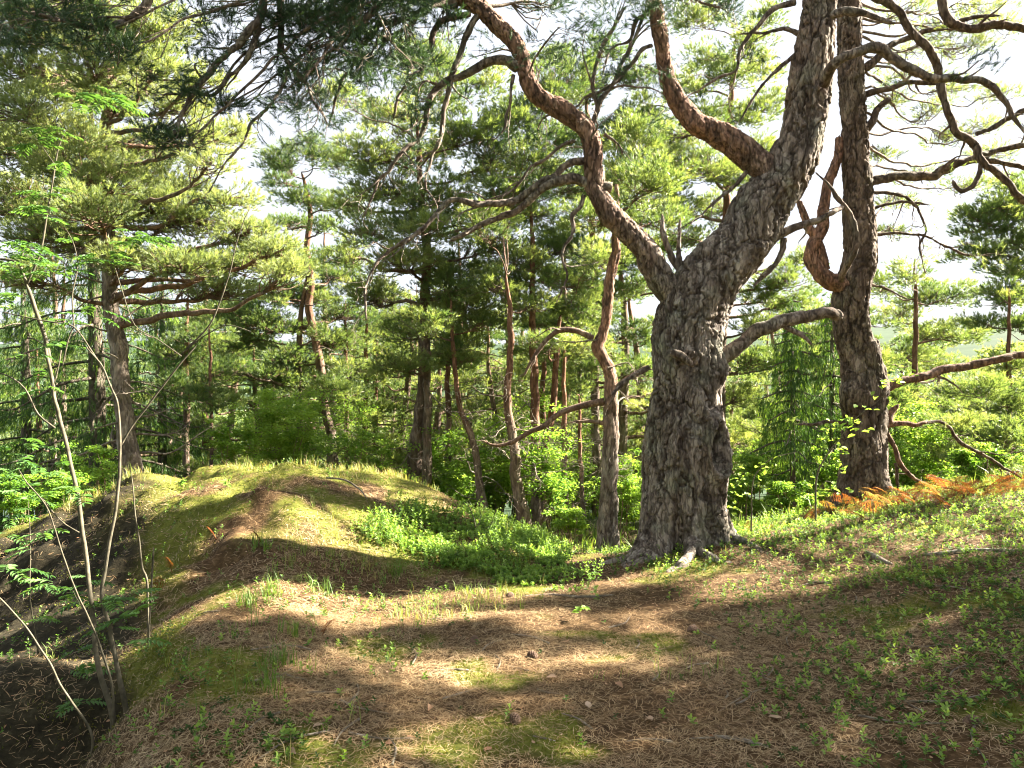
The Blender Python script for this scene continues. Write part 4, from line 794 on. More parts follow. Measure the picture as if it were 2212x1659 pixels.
pine('hidden_pine', 'background pine whose crown shows between the massive trunk and its left limbs', 20, [(1560, 1130), (1555, 900), (1560, 650), (1570, 400), (1580, 200), (1590, 80)], [26, 24, 20, 15, 10, 5], [(1530, 130, 50, 22), (1480, 190, 50, 22), (1660, 230, 40, 22), (1640, 320, 40, 22), (1480, 520, 60, 24), (1620, 520, 50, 22), (1640, 700, 60, 22), (1720, 660, 50, 20), (1620, 780, 60, 22), (1700, 780, 60, 20), (1760, 720, 50, 20), (1600, 860, 50, 22), (1620, 95, 50, 26), (1580, 160, 50, 26), (1640, 150, 50, 20), (1520, 250, 60, 28), (1600, 250, 60, 26), (1460, 300, 60, 30), (1420, 350, 70, 32), (1510, 360, 80, 34), (1590, 380, 60, 30), (1440, 440, 70, 28), (1560, 450, 60, 26), (1660, 640, 60, 22), (1700, 600, 60, 22), (1390, 230, 40, 20), (1500, 40, 60, 24), (1650, 40, 40, 20), (1740, 560, 40, 16)], tint=.5, **PN)
pine('far_crown_pine', 'background pine with rounded bluish crown, its top between the two high left limbs', 21, [(1290, 1100), (1285, 800), (1280, 500), (1270, 250), (1260, 170)], [20, 18, 14, 9, 4], [(1200, 130, 50, 24), (1300, 110, 50, 22), (1380, 170, 50, 24), (1370, 260, 50, 26), (1180, 380, 70, 28), (1280, 420, 70, 28), (1360, 470, 60, 26), (1200, 520, 60, 24), (1400, 540, 60, 24), (1330, 640, 60, 24), (1240, 600, 60, 24), (1230, 780, 60, 20), (1380, 800, 50, 20), (1210, 220, 50, 24), (1270, 190, 50, 22), (1330, 300, 60, 28), (1260, 300, 60, 24), (1330, 560, 70, 26), (1380, 620, 50, 24), (1290, 680, 60, 22), (1370, 720, 50, 20)], tint=.35, **PN)
pine('right_edge_pine', 'dense dark-green pine crown at the right picture edge', 16, [(2330, 1060), (2325, 800), (2310, 550), (2290, 400)], [34, 30, 20, 8], [(2160, 450, 80, 26, 0), (2120, 480, 60, 22, 0), (2190, 400, 50, 18, 0), (2180, 520, 80, 30, 0), (2110, 545, 60, 20, 0), (2190, 580, 70, 22, 0), (2250, 450, 60, 40, 0), (2180, 640, 60, 20, 0), (2190, 700, 50, 14)], tint=.35, **PN)
pine('valley_pine', 'thin pine beyond the tall pine on the right, open light crown', 20, z6([(1060, 560), (1056, 330), (1050, 200), (1052, 60)])+[(1977, 640), (1975, 560)], [15, 14, 12, 10, 8, 4], [(1900, 620, 50, 20), (2060, 640, 60, 20), (2080, 720, 60, 20), (1900, 780, 40, 20), (2090, 870, 70, 22), (1980, 980, 60, 20), (2060, 940, 60, 20), (1960, 590, 44, 20), (1995, 640, 60, 24), (1940, 680, 50, 22), (2010, 720, 60, 20), (1950, 760, 60, 20), (2040, 790, 60, 18), (1930, 850, 60, 22), (2020, 880, 70, 24), (1950, 940, 60, 20)], tint=.45, dense=.8, **PN)
pine('slope_pine', 'small pine low at the right edge under the long side branch', 15, [(2175, 1040), (2178, 900), (2180, 760), (2182, 620)], [14, 12, 9, 4], [(2170, 640, 44, 18), (2130, 700, 50, 14), (2190, 790, 60, 20), (2120, 840, 80, 20), (2190, 870, 60, 24), (2080, 920, 80, 22), (2180, 950, 70, 26), (2060, 980, 60, 16), (2130, 1000, 70, 18)], tint=.5, **PN)
spruce('pale_spruce', 'thin light-green spruce between the massive pine and the tall right-hand pine', 15, [(1714, 1140), (1712, 1000), (1712, 880), (1712, 760), (1711, 650)], [14, 12, 10, 6, 2], .3, .95, tiptint=.7, n=40)
spruce('bright_spruce', 'sunlit yellow-green spruce partly behind the tall right-hand pine trunk', 17, [(1800, 1120), (1798, 900), (1797, 760), (1796, 640)], [16, 13, 8, 2], .15, 1.7, tiptint=.9, n=40)
pine('left_back_pine', 'thin orange-stemmed pine far behind, left part of the mound crest', 24, [(444, 1000), (443, 850), (442, 740), (446, 620)], [15, 14, 11, 5], [(420, 700, 70, 22), (480, 660, 70, 24), (400, 780, 60, 20), (500, 760, 60, 20)], redz=(0, .3), tint=.45)
pine('dark_back_pine', 'thin dark trunk far behind the left part of the mound, beside an orange one', 20, [(402, 1000), (402, 850), (402, 740), (405, 640)], [14, 13, 10, 5], [(380, 760, 60, 20), (440, 730, 60, 22), (370, 830, 50, 16)], tint=.3, dead=4)
pine('slim_back_pine', 'very slim dark stem directly above the left of the mound', 18, [(456, 1010), (455, 900), (454, 780), (452, 700)], [8, 7, 6, 3], [(460, 800, 50, 16), (430, 850, 40, 14), (480, 870, 50, 14)], tint=.45, dead=4)
pine('mid_left_pine', 'thin straight pine behind the bright bush beyond the mound', 23, z5([(122, 560), (122, 400), (120, 250), (118, 100), (115, -50)]), [9, 8, 8, 7, 4], [(740, 740, 60, 22), (780, 800, 50, 18), (700, 810, 50, 18)], tint=.45, dead=5)
pine('pair_pine', 'thin reddish pine, left one of the pair between crooked pine and double-stemmed pine', 24, z5([(188, 560), (188, 400), (190, 250), (190, 130), (192, 0)]), [12, 11, 10, 9, 5], [(800, 720, 60, 22), (830, 780, 60, 22), (760, 850, 50, 18)], tint=.5, redz=(.1, .4))
pine('pair_partner_pine', 'thin reddish pine, right one of the pair left of the double-stemmed pine', 25, z5([(228, 570), (226, 450), (225, 330), (222, 200), (222, 50)]), [13, 12, 11, 9, 5], [(850, 690, 60, 22), (860, 850, 50, 20), (820, 880, 50, 16)], tint=.45, redz=(.1, .4))
pine('left_edge_pine', 'reddish trunk at the far left edge, low beyond the dark rock', 22, [(84, 1010), (84, 930), (82, 860), (78, 740)], [13, 12, 10, 5], [(60, 720, 70, 22), (110, 780, 60, 18)], tint=.4, redz=(0, .2), dead=4)

# deeper rows of pines
k = 0
rows = [(-12.5, 27), (-9.5, 30), (-6.8, 28), (-4.2, 31), (-1.6, 27), (.4, 33), (2.6, 29), (4.3, 25), (6.2, 31), (9.2, 35), (-15, 33), (-11.5, 38), (-7.5, 37), (-3, 40), (1.5, 39), (5.5, 40), (13, 33), (11, 24), (-6.4, 22), (-3.6, 24.5), (-.4, 22.5), (.9, 25), (3.4, 22), (-4.8, 27), (-2.2, 29), (2.0, 27), (5.6, 24), (-12, 22.5), (-9.8, 25.5), (7.4, 25), (10, 28), (-5.5, 34), (-10, 33), (3.3, 35), (.2, 27.5), (7.6, 28), (-18, 30), (-2.6, 23.5), (1.7, 23), (-8.2, 23.5), (-16, 26), (8.2, 20), (14.5, 30), (17, 36), (20, 40), (12.5, 36), (16, 44), (22, 46), (19, 33), (9.8, 40)]
for x, y in rows:
    h = random.uniform(7.5, 12.)*(.66 if 5 < x < 12 else (.8 if x >= 12 else 1))*(.8 if y < 26 else 1); gz = g1(x, y); u0 = CU+x/y*F; lean = random.uniform(-.6, .6)
    tr = [(CU+(x+lean*f*f+.12*math.sin(f*7+x))/y*F, CV+(CH-(gz+h*f))/y*F) for f in (0, .15, .35, .55, .75, .92, 1)]; r = random.uniform(.12, .19)*2/y*F
    pine('forest_pine', 'slender pine standing in the deeper rows of the wood, mostly hidden', y, tr, [r*1.15, r, r*.88, r*.72, r*.5, r*.25, r*.1], [], auto=(17, .22, random.uniform(2.0, 2.9)), tint=random.uniform(.35, .65), crad=.32, ntuft=16, K=13, nl=.15, nw=.015, dead=7, seg=7, step=.4, group='pines in the deeper rows of the wood', dense=.62, redz=(.5, .95))

# far woodland as one mass
ft = MB(); n = 0; fb = MB()
for k in range(420):
    r = 42+170*random.random()**1.3; a = random.uniform(-.72, .72); x = math.tan(a)*r; y = r; gz = g1(x, y); h = random.uniform(9, 15)*(.8 if x > 0 else 1); nc = 34
    f = RNG.random(nc); th = RNG.random(nc)*6.28; rad = (1-f)**.6*RNG.random(nc)**.5*2.6; c = np.stack([x+np.cos(th)*rad, y+np.sin(th)*rad, gz+h*(.3+.7*f)], 1)
    o = np.repeat(c, 11, 0)+runit(nc*11)*RNG.random((nc*11, 1))**.5*[.9, .9, .35]
    tufts(ft, o, runit(len(o))+[0, 0, .6], 8, .34, .085, .8, .1, np.clip(random.uniform(.25, .75)+RNG.normal(0, .1, len(o)), 0, 1))
    tube(ft, [(x, y, gz-.2), (x, y, gz+h*.9)], [.16, .05], 4, 6., tint=.1)
tag(ft.build('far_woodland', NEED), kind='stuff')

# broadleaved bushes and saplings under the pines
BG = [('bright leafy bush behind the mound crest, under the crooked pine', 610, 890, 16, 110, 80, 6500, .75), ('leafy bush behind the left crest of the mound', 505, 940, 15, 70, 45, 2600, .65), ('low bright bush beyond the right end of the mound', 800, 960, 17, 60, 50, 2200, .6),
      ('green bush between the double-stemmed pine and the bent pine', 1010, 1030, 19, 70, 60, 2800, .7), ('green bush behind the forked grey foot of the stout pine', 1100, 1010, 20, 60, 70, 2800, .6), ('bright undergrowth bush behind the orange pines', 1190, 1050, 20, 70, 60, 2800, .8),
      ('leafy bush right behind the pole pine', 1250, 960, 22, 60, 60, 2400, .7), ('bright bush in the gap left of the massive trunk', 1345, 1060, 16, 50, 80, 2800, .75), ('leafy bush behind the foot of the massive trunk, right side', 1610, 1040, 14, 60, 80, 3000, .6),
      ('green bush below the pale spruce', 1710, 1070, 13, 70, 50, 2400, .6), ('leafy bush left of the tall right-hand pine', 1790, 1000, 15, 50, 60, 2000, .7), ('shaded leafy bush at the left edge behind the rock', 50, 1060, 10, 60, 60, 1900, .4),
      ('leafy bush below the pale pine trunk, left of the mound', 200, 1000, 12, 80, 50, 2400, .5), ('bush behind the dark rock beside the rowan stems', 130, 1050, 10.5, 60, 45, 1700, .5), ('pale green bush right of the tall right-hand pine', 1960, 1000, 14, 60, 50, 1800, .6),
      ('leafy bush under the small pine at the right edge', 2120, 1000, 13, 80, 50, 2200, .5), ('bright bush far down between crooked pine and pair of reddish pines', 760, 890, 21, 60, 50, 1900, .7), ('bush deep in the wood behind the two orange pines', 1160, 930, 25, 90, 60, 2400, .7),
      ('bush deep in the wood behind the double-stemmed pine', 880, 940, 24, 90, 50, 2200, .6), ('small bush right behind the leaning orange pine', 1230, 1120, 15, 50, 36, 1500, .8), ('bush filling the gap behind the pale spruce', 1690, 960, 20, 80, 70, 2500, .65)]  # last value per row: leaf tone, brightened in place of sunlight between the trunks
for k in range(40):
    d = random.uniform(15.5, 30); u = random.uniform(480, 2212); rr = random.uniform(.7, 1.5); x = (u-CU)/F*d; h = random.uniform(1.0, 3.2); gz = g1(x, d)
    bush('wood_bush', 'sunlit leafy bush among the pines deeper in the wood', (x, d, gz+h*.6), (rr, rr*.8, h*.55), int(1500*rr*h), 'leafy bushes deeper in the wood', .08, random.uniform(.5, .9), mult=1.3)
for lb_, u, v, d, ru, rv, n, t in BG:
    c = W(u, v, d); rr = ru/F*d; bush('leafy_bush', lb_, c, (rr, rr*.8, rv/F*d), n, ls=.062 if d > 12 else .045, tint=t, mult=1.6)

# ---------------------------------------------------------------- pines standing beside the path on the right, out of the picture; their crowns shade the path
def shade(u, v):
    """where the photograph's ground lies in shade, 0..1"""
    s = 0*u
    s = np.maximum(s, sstep(1250, 1620, u)*sstep(0, 40, v-(1325-.16*(u-1350)))*.9)
    s = np.maximum(s, (v > 1264)*(v < 1310)*(u > 420)*(u < 1500)*.9)
    s = np.maximum(s, (v > 1354)*(v < 1402)*(u > 350)*(u < 1350)*.8)
    s = np.maximum(s, (v > 1462)*(v < 1565)*(u > 350)*.9)
    s = np.maximum(s, (v > 1600)*(u > 960)*.8)
    s = np.maximum(s, (u > 330)*(u < 700-.3*(v-1140))*(v > 1140)*(v < 1660)*.6)
    s = np.maximum(s, (u > 300)*(u < 620)*(v > 1045)*(v < 1075)*.5)
    s = np.maximum(s, (u > 480)*(u < 780)*(v > 1130)*(v < 1250)*.8)
    s = np.maximum(s, (u < 330)*(v > 1160)*.97)
    s = s*(1-.9*(v < 1135))*(1-.85*(u > 780)*(u < 1290)*(v < 1262))
    return s
xx = RNG.uniform(-4.5, 4.5, 7000); yy = 2.0+8.*RNG.random(7000); zz_ = ground(xx, yy)
uu = CU+xx/yy*F; vv = CV+(CH-zz_)/yy*F
sh_ = shade(uu, np.minimum(vv, 1700)); sh_ = sh_*np.where((uu < 330)|(uu > 1450), .40, .27)
kk = (RNG.random(7000) < sh_)&(uu > -250)&(uu < 2500)&(vv < 2100)
tp_ = np.stack([xx, yy, zz_], 1)[kk]; tt_ = 9.5+4.*RNG.random(len(tp_)); cc_ = tp_+SD*tt_[:, None]
cc_ = cc_[(cc_[:, 0] > cc_[:, 1]*.74+.8)|(cc_[:, 2]-CH > cc_[:, 1]*.56)]
for ax, ay, dm in ((1.75, 7.35, .75), (2.3, 7.35, .75), (4.55, 9.5, .5)):      # the two big trunks stand in the sun
    hh = SD[:2]/np.linalg.norm(SD[:2]); rel = cc_[:, :2]-[ax, ay]; al = rel@hh; off_ = np.abs(rel[:, 0]*hh[1]-rel[:, 1]*hh[0]); zt = cc_[:, 2]-al/np.linalg.norm(SD[:2])*SD[2]; cc_ = cc_[~((off_ < dm)&(zt > -.2)&(zt < 6.5)&(al > 0))]
stems = [(8.6, 5.2), (10.2, 1.8), (10.6, -1.6), (12.4, 4.6), (7.2, 2.9), (11.8, 10.5)]
sx = np.array(stems); own = np.argmin(np.linalg.norm(cc_[:, None, :2]-sx[None], axis=2), 1)
SL = ['pine beside the path on the right, nearest the camera', 'pine on the right slope behind the camera line', 'pine on the right slope furthest behind the camera', 'pine further up the right slope', 'slim pine close beside the path on the right', 'pine on the far right beyond the dry ferns']
for k, (x, y) in enumerate(stems):
    gz = g1(x, y); o = np.array([x, y, gz]); root = thing('slope_pine', o, SL[k], 'tree', 'pines on the right slope'); m_ = MB()
    Q, R = tube(m_, [(x, y, gz-.2), (x+.1, y+.1, gz+3), (x-.1, y, gz+7), (x, y+.1, gz+10.5)], [.2, .16, .11, .03], 12, .2, red=[0, .2, .9], rough=.1, wig=.05); m_.build('trunk', BARKF, root, True, o)
    br = MB(); cr = MB(); me_ = cc_[own == k]
    if len(me_):
        cell = np.floor(me_/1.3).astype(int); key = cell[:, 0]*10000+cell[:, 1]*100+cell[:, 2]
        for q in np.unique(key):
            pp = me_[key == q]; c = pp.mean(0); i = on_path(Q, c[2]-.12*np.linalg.norm(c[:2]-[x, y])-.2)
            q_, r_ = tube(br, [Q[i], Q[i]*.45+c*.55+[0, 0, -.15], c], [.035, .02, .01], 5, .2, red=.6, wig=.05)
            for p in pp: tube(br, [q_[int(len(q_)*.7)], p], [.01, .005], 3, .3, red=.3)
        n = len(me_)*26; off = runit(n)*RNG.random((n, 1))**.5*[.26, .26, .12]
        tufts(cr, np.repeat(me_, 26, 0)+off, runit(n)*.6+[0, 0, .5], 14, .10, .012, .75, .04, np.clip(.5+RNG.normal(0, .15, n), 0, 1))
    br.build('branches', BARKF, root, True, o)
    if cr.n: cr.build('crown', NEED, root, False, o)

# ---------------------------------------------------------------- rowan with several thin stems in the hollow at the left
oR = onG(250, 1560, 4.0); oR = np.array([oR[0], oR[1], g1(oR[0], oR[1])])
rowan = thing('young_rowan', oR, 'young rowan with several thin grey stems and feathery green leaves in the dark hollow', 'tree')
ST = [([(440, 1440), (385, 1250), (360, 1000), (335, 850), (300, 600), (265, 430), (230, 280), (190, 100), (165, -20)], [15, 13.5, 13, 12, 12, 11, 11, 10, 9.5], 4.1, .5),
      ([(495, 1425), (460, 1250), (430, 1100), (405, 980), (430, 800), (455, 600), (468, 400), (460, 250), (440, 180), (400, 80), (335, 0)], [14, 12, 11, 10.5, 10, 9, 8, 6, 5.5, 5, 4], 4.1, .3),
      ([(440, 1320), (350, 1070), (310, 980), (250, 830), (190, 640), (110, 540), (75, 480)], [6, 5, 4.5, 4, 3.6, 3, 2], 4.0, -.2),
      ([(355, 1515), (240, 1340), (160, 1200), (80, 1080), (-20, 970)], [6, 6, 5, 4.5, 4], 3.7, -.1),
      ([(150, 1210), (125, 1050), (115, 850), (112, 700), (118, 600)], [4.5, 4, 3.2, 2.6, 2], 4.5, 0),
      ([(470, 400), (520, 320), (600, 220), (700, 80), (770, 0)], [6, 5.5, 5, 4.5, 4], 4.4, .1)]
for pts, w, d, ddz in ST:
    m_ = MB(); n = len(pts); pp = [(p[0], p[1], ddz*i/(n-1)) for i, p in enumerate(pts)]
    P = cv(z4(pp), d); 
    if pts[0][1] > 1300: P = np.vstack([P[0]+[0, 0, 0], P]); P[0, 2] = g1(P[0, 0], P[0, 1])-.03
    ww = np.array(w)*.5/F*d*.78; ww = np.r_[ww[0], ww] if len(P) > n else ww
    tube(m_, P, ww, 12, .03, rough=.08, wig=.012); m_.build('stem', ROWB, rowan, True, oR)
B1 = [([(220, 1600), (200, 1500), (150, 1350), (118, 1255)], [9.5, 9, 9, 8], .5), ([(118, 1255), (180, 1110), (212, 930), (245, 730), (262, 640), (292, 560)], [5, 4.5, 4, 3.4, 2.6, 1.6], .5), ([(118, 1255), (85, 1165), (40, 1148), (-20, 1140)], [6.5, 6, 5.5, 5], .5),
      ([(325, 1440), (320, 1300), (345, 1180), (330, 1080), (290, 1000)], [3.5, 3, 2.8, 2, 1.2], .4), ([(460, 1640), (400, 1540), (325, 1440), (230, 1420), (130, 1400), (0, 1370)], [4, 3.6, 3.4, 3, 2.6, 2], .3), ([(245, 730), (210, 680), (170, 620)], [2, 1.6, 1], .5), ([(212, 930), (170, 950), (120, 960)], [2, 1.6, 1], .5),
      ([(180, 1110), (120, 1090), (60, 1100)], [2, 1.6, 1], .5), ([(325, 1440), (300, 1500), (275, 1620)], [3, 3, 3.], .3),
      ([(820, 1540), (930, 1420), (1000, 1230), (1040, 1080), (1085, 960), (1105, 920), (1090, 885)], [4, 3.6, 3, 2.5, 2, 1.4, 1], .2), ([(800, 1560), (900, 1480), (1000, 1430), (1080, 1450), (1120, 1470)], [3, 2.6, 2, 1.6, 1], .2), ([(800, 1570), (700, 1500), (600, 1440), (540, 1290), (500, 1150), (490, 1080)], [2.5, 2.2, 2, 2, 1.5, 1], .3)]
for pts, w, dz in B1:
    m_ = MB(); tube(m_, cv(z1([(p[0], p[1], dz) for p in pts]), 4.1), np.array(w)*.5/F*4.4, 8, .04, wig=.008); m_.build('twig', ROWB, rowan, True, oR)
for pts, w in (([(215, 325), (150, 270), (100, 170), (40, 120), (-20, 100)], [4.5, 4, 4, 3, 3]), ([(310, 735), (250, 700), (200, 650), (160, 600)], [3, 3, 2.5, 2]), ([(240, 20), (228, 90), (210, 160)], [2.5, 3, 3]), ([(350, 1060), (310, 1010), (285, 960)], [2, 1.6, 1]), ([(0, 1290), (60, 1245), (130, 1230)], [1, 1.5, 2]), ([(230, 1340), (205, 1260), (200, 1230)], [2, 3, 2])):
    m_ = MB(); tube(m_, cv(z4([(p[0], p[1], .1) for p in pts]), 4.1), np.array(w)*.5/F*4.2, 6, .04, wig=.008); m_.build('twig', ROWB, rowan, True, oR)
rl = MB()
def compound(p, d, L, tint, n=6):
    """a rowan leaf: pairs of leaflets along a drooping midrib"""
    d = nrm(d); t = np.linspace(.2, 1, n); sd = nrm(np.cross(d, [0, 0, 1])); up = np.cross(sd, d)
    mid = p+d*L*t[:, None]+np.array([0, 0, -1])*L*.28*(t**2)[:, None]; T = nrm(np.gradient(mid, axis=0))
    ll = L*.36*np.sin(np.clip(t*2.4+.3, 0, 3))**.5
    ll = np.nan_to_num(ll, nan=L*.2)+L*.05
    for s in (1, -1): leaves(rl, mid, sd*s+T*.55+[0, 0, -.15]+RNG.normal(0, .1, (n, 3)), np.tile(up, (n, 1))+RNG.normal(0, .15, (n, 3)), ll, ll*.34, np.clip(tint+RNG.normal(0, .08, n), 0, 1))
    leaves(rl, mid[-1:], T[-1:], up[None], ll[-1:], ll[-1:]*.4, np.array([tint]))
    tube(rl, [p, mid[2], mid[-1]], [.0014, .001], 3, .05, tint=.6)
CL = [(4, *q) for q in [(10, 430, 3), (60, 450, 3), (100, 385, 4), (30, 500, 3), (130, 480, 3), (220, 480, 3), (160, 740, 4), (120, 795, 2), (130, 890, 3), (30, 885, 3), (200, 935, 4), (260, 980, 4), (340, 930, 4), (150, 1070, 3), (340, 1000, 2), (430, 1005, 4), (480, 1000, 3), (500, 1075, 4), (440, 1110, 2), (550, 1165, 3), (620, 1000, 2), (300, 1190, 2), (330, 1250, 3), (260, 1300, 2), (340, 1390, 4), (400, 1370, 2), (180, 1500, 3), (110, 1540, 3), (250, 1480, 2), (90, 610, 3), (40, 660, 3), (20, 740, 3), (100, 560, 2), (280, 560, 2), (330, 580, 2), (160, 100, 2), (180, 170, 2)]]
CL += [(1, *q) for q in [(400, 415, 5), (480, 440, 5), (340, 430, 4), (520, 460, 3), (200, 575, 5), (150, 640, 4), (240, 590, 3), (270, 725, 4), (200, 920, 4), (180, 960, 3), (90, 1075, 5), (60, 1100, 4), (140, 1100, 4), (60, 1190, 4), (130, 1180, 4), (230, 1170, 5), (280, 1190, 3), (10, 1300, 3), (60, 1300, 3), (430, 1140, 4), (470, 1160, 3), (600, 1040, 5), (640, 1060, 4), (560, 1060, 3), (680, 1070, 3), (420, 1375, 3), (300, 1430, 3), (340, 1420, 2), (250, 1530, 3), (120, 1560, 3), (200, 840, 3), (160, 860, 2), (30, 1150, 3), (320, 1060, 2), (510, 1140, 3)]]
for src, x, y, n in CL:
    (u, v, *_), = (z4 if src == 4 else z1)([(x, y)]); c = W(u, v, 4.2+random.uniform(-.15, .45))
    for k in range(n):
        a = random.choice((0, math.pi))+random.gauss(0, .75); compound(c+RNG.normal(0, .015, 3), (math.cos(a), math.sin(a), random.uniform(-.15, .45)), random.uniform(.09, .15), random.uniform(.2, .9))
rl.build('foliage', ROWL, rowan, False, oR)

# bare broken saplings in front of the mound
def bare(label, pts, w, d, name='bare_sapling', cat='sapling', conv=z4, m=ROWB, ram=0):
    P = cv(conv(pts), d); g = g1(P[0, 0], P[0, 1]); o = np.array([P[0, 0], P[0, 1], g]); 
    if abs(P[0, 2]-g) < .6: P[0, 2] = g-.04
    mb = MB(); Q, R = tube(mb, P, np.array(w)*.5/F*d, 8, .03, wig=.006, rough=.1)
    if ram: ramify(mb, Q, R, 1, [], ram, .2, .02, 0, .4, .0016, seg=3)
    ob = mb.build(name, m, None, True, o); tag(ob, label, cat); return ob
bare('pale bare sapling stem with a broken forked top, in front of the mound', [(585, 990), (575, 940), (555, 870), (545, 750), (530, 660), (518, 560), (505, 470)], [5, 5, 4.6, 4, 3.4, 2.6, 1.6], 4.9)
bare('short pale broken stem standing right of the rowan', [(580, 1180), (588, 1050), (592, 920), (602, 790)], [4, 4, 4.6, 3.6], 4.8)
def sapling(label, pts, w, d, lv, lsz, conv=z6, name='broadleaf_sapling', branches=(), t=.75):
    P = cv(conv(pts), d); g = g1(P[0, 0], P[0, 1]); P[0, 2] = g-.03; o = np.array([P[0, 0], P[0, 1], g]); root = thing(name, o, label, 'sapling')
    mb = MB(); tube(mb, P, np.array(w)*.5/F*d, 8, .04, wig=.008)
    for b, bw in branches: tube(mb, cv(conv(b), d), np.array(bw)*.5/F*d, 6, .05)
    mb.build('stem', ROWB, root, True, o); lf = MB()
    for x, y, n in lv:
        c = cv(conv([(x, y)]), d)[0]; m = n; p = c+RNG.normal(0, 1, (m, 3))*[.055, .055, .035]
        leaves(lf, p, runit(m)*[1, 1, .5], np.array([0, -.3, 1])+runit(m)*.5, lsz*RNG.uniform(.7, 1.2, m), lsz*.72*RNG.uniform(.8, 1.1, m), np.clip(t+RNG.normal(0, .12, m), 0, 1))
    lf.build('foliage', LEAF, root, False, o)
sapling('slender sapling with large pale backlit leaves before the tall right-hand pine', [(688, 795), (688, 640), (700, 570), (740, 500), (780, 450), (810, 400)], [5, 4.5, 4, 3.2, 2.5, 2], 7.9, [(800, 395, 9), (840, 415, 9), (780, 410, 6), (720, 460, 7), (735, 440, 4), (770, 490, 5), (760, 560, 6), (770, 640, 6), (720, 620, 5), (700, 660, 4), (780, 510, 3), (880, 350, 4), (930, 300, 3), (960, 250, 7), (1000, 225, 8), (1020, 210, 7), (980, 245, 6)], .075,
        branches=(([(800, 410), (860, 360), (930, 305), (985, 245)], [2, 1.8, 1.4, 1]), ([(690, 650), (730, 610), (770, 640)], [2, 1.6, 1])))
sapling('small forked sapling with round leaves just right of the massive trunk', [(452, 845), (454, 740), (456, 640), (472, 585), (530, 530), (620, 505)], [4, 3.6, 3, 2.5, 2, 1], 7.4, [(400, 600, 6), (440, 590, 5), (390, 640, 6), (460, 600, 4), (430, 650, 5), (390, 720, 7), (420, 740, 6), (400, 770, 5), (500, 560, 4), (540, 540, 3), (640, 770, 5), (600, 780, 5)], .055)
sapling('small twiggy sapling in the bright bilberries on the mound flank', [(590, 840), (592, 780), (575, 720), (560, 690)], [3, 2.6, 2, 1], 7.5, [(560, 700, 3), (600, 690, 4), (640, 700, 4), (530, 560, 5), (560, 600, 3), (620, 740, 3)], .035, conv=z5, branches=(([(590, 810), (640, 780), (670, 700)], [2, 1.6, 1]), ([(592, 790), (610, 740), (600, 700)], [2, 1.4, 1])))
for lab, u, v, d, n in (('leaf shoot among needles on top of the mound', 395, 1060, 7.4, 12), ('smaller leaf shoot on top of the mound, right of the other', 492, 1056, 7.9, 10), ('little bright shoot at the foot of the massive pine, path side', 1253, 1345, 0, 8)):
    p = hit(u, v); o = p; root = thing('leaf_shoot', o, lab, 'plant'); mb = MB(); tube(mb, [p-[0, 0, .02], p+[.01, 0, .06]], [.003, .002], 5, .02); mb.build('stem', STEMS, root, True, o); lf = MB()
    leaves(lf, p+[0, 0, .07]+RNG.normal(0, .02, (n, 3)), runit(n)*[1, 1, .4], np.array([0, -.2, 1])+runit(n)*.4, .055, .034, np.full(n, .55)); lf.build('foliage', LEAF, root, False, o)

# dry orange bracken on the right slope
def frond(mb, p, d, L, tint):
    d = nrm(d); n = 12; t = np.linspace(.22, 1, n); sd = nrm(np.cross(d, [0, 0, 1])); up = np.cross(sd, d)
    mid = p+d*L*t[:, None]+np.array([0, 0, -1])*L*.32*(t**2.2)[:, None]; T = nrm(np.gradient(mid, axis=0))
    tv = random.gauss(0, .25); tube(mb, [p, mid[3], mid[7], mid[-1]], [.003, .001], 4, .05, tint=tint*.5)
    for s in (1, -1):
        for i in range(n):
            pl = L*.30*math.sin(min(3.0, .5+t[i]*2.5))**.8; m = 5; f = np.linspace(.15, 1, m); dd = nrm(sd*s+T[i]*.4+RNG.normal(0, .1, 3)); q = mid[i]+dd*pl*f[:, None]+[0, 0, -1]*(f**2)[:, None]*pl*.25
            for s2 in (1, -1): leaves(mb, q, T[i]*s2+dd*.6+RNG.normal(0, .15, (m, 3)), np.tile(up, (m, 1))+RNG.normal(0, .3, (m, 3)), pl*.24*(1.15-f*.8), pl*.085*(1.15-f*.7), np.clip(tint+tv+RNG.normal(0, .12, m), 0, 1))
FP = [(1850, 1112, 0.8), (1900, 1106, 0.9), (1995, 1092, 0.45), (2030, 1085, 0.2), (2100, 1075, 0.4), (2140, 1068, 0.35), (2210, 1058, 0.15), (1880, 1122, 0.9), (2050, 1098, 0.35), (2120, 1085, 0.6), (1930, 1086, 0.5), (2010, 1078, 0.5), (1815, 1122, 0.55), (1745, 1130, 0.5), (1635, 1150, 0.5), (1605, 1140, 0.6), (2080, 1068, 0.25)]
FP += [(u, 1112-.145*(u-1830)+random.uniform(-14, 10), random.uniform(.05, .95)) for u in np.linspace(1850, 2225, 15)]
for u, v, t in FP:
    p = hit(u, v) if v > 1060 else onG(u, v, 8.6); p = np.array([p[0], p[1], g1(p[0], p[1])]); mb = MB()
    for k in range(random.randint(2, 3)):
        a = random.uniform(-.4, 1.2)+(math.pi if random.random() < .35 else 0); frond(mb, p+RNG.normal(0, .07, 3)*[1, 1, 0]+[0, 0, -.01], (math.cos(a), math.sin(a)*.6-.1, random.uniform(.7, 1.6)), random.uniform(.30, .50)*(1 if u > 1700 else .6), t)
    ob = mb.build('dry_fern', FERN, None, False, p); tag(ob, 'dry orange bracken plant with drooping fronds on the right slope', 'fern', 'dry bracken plants on the right slope')
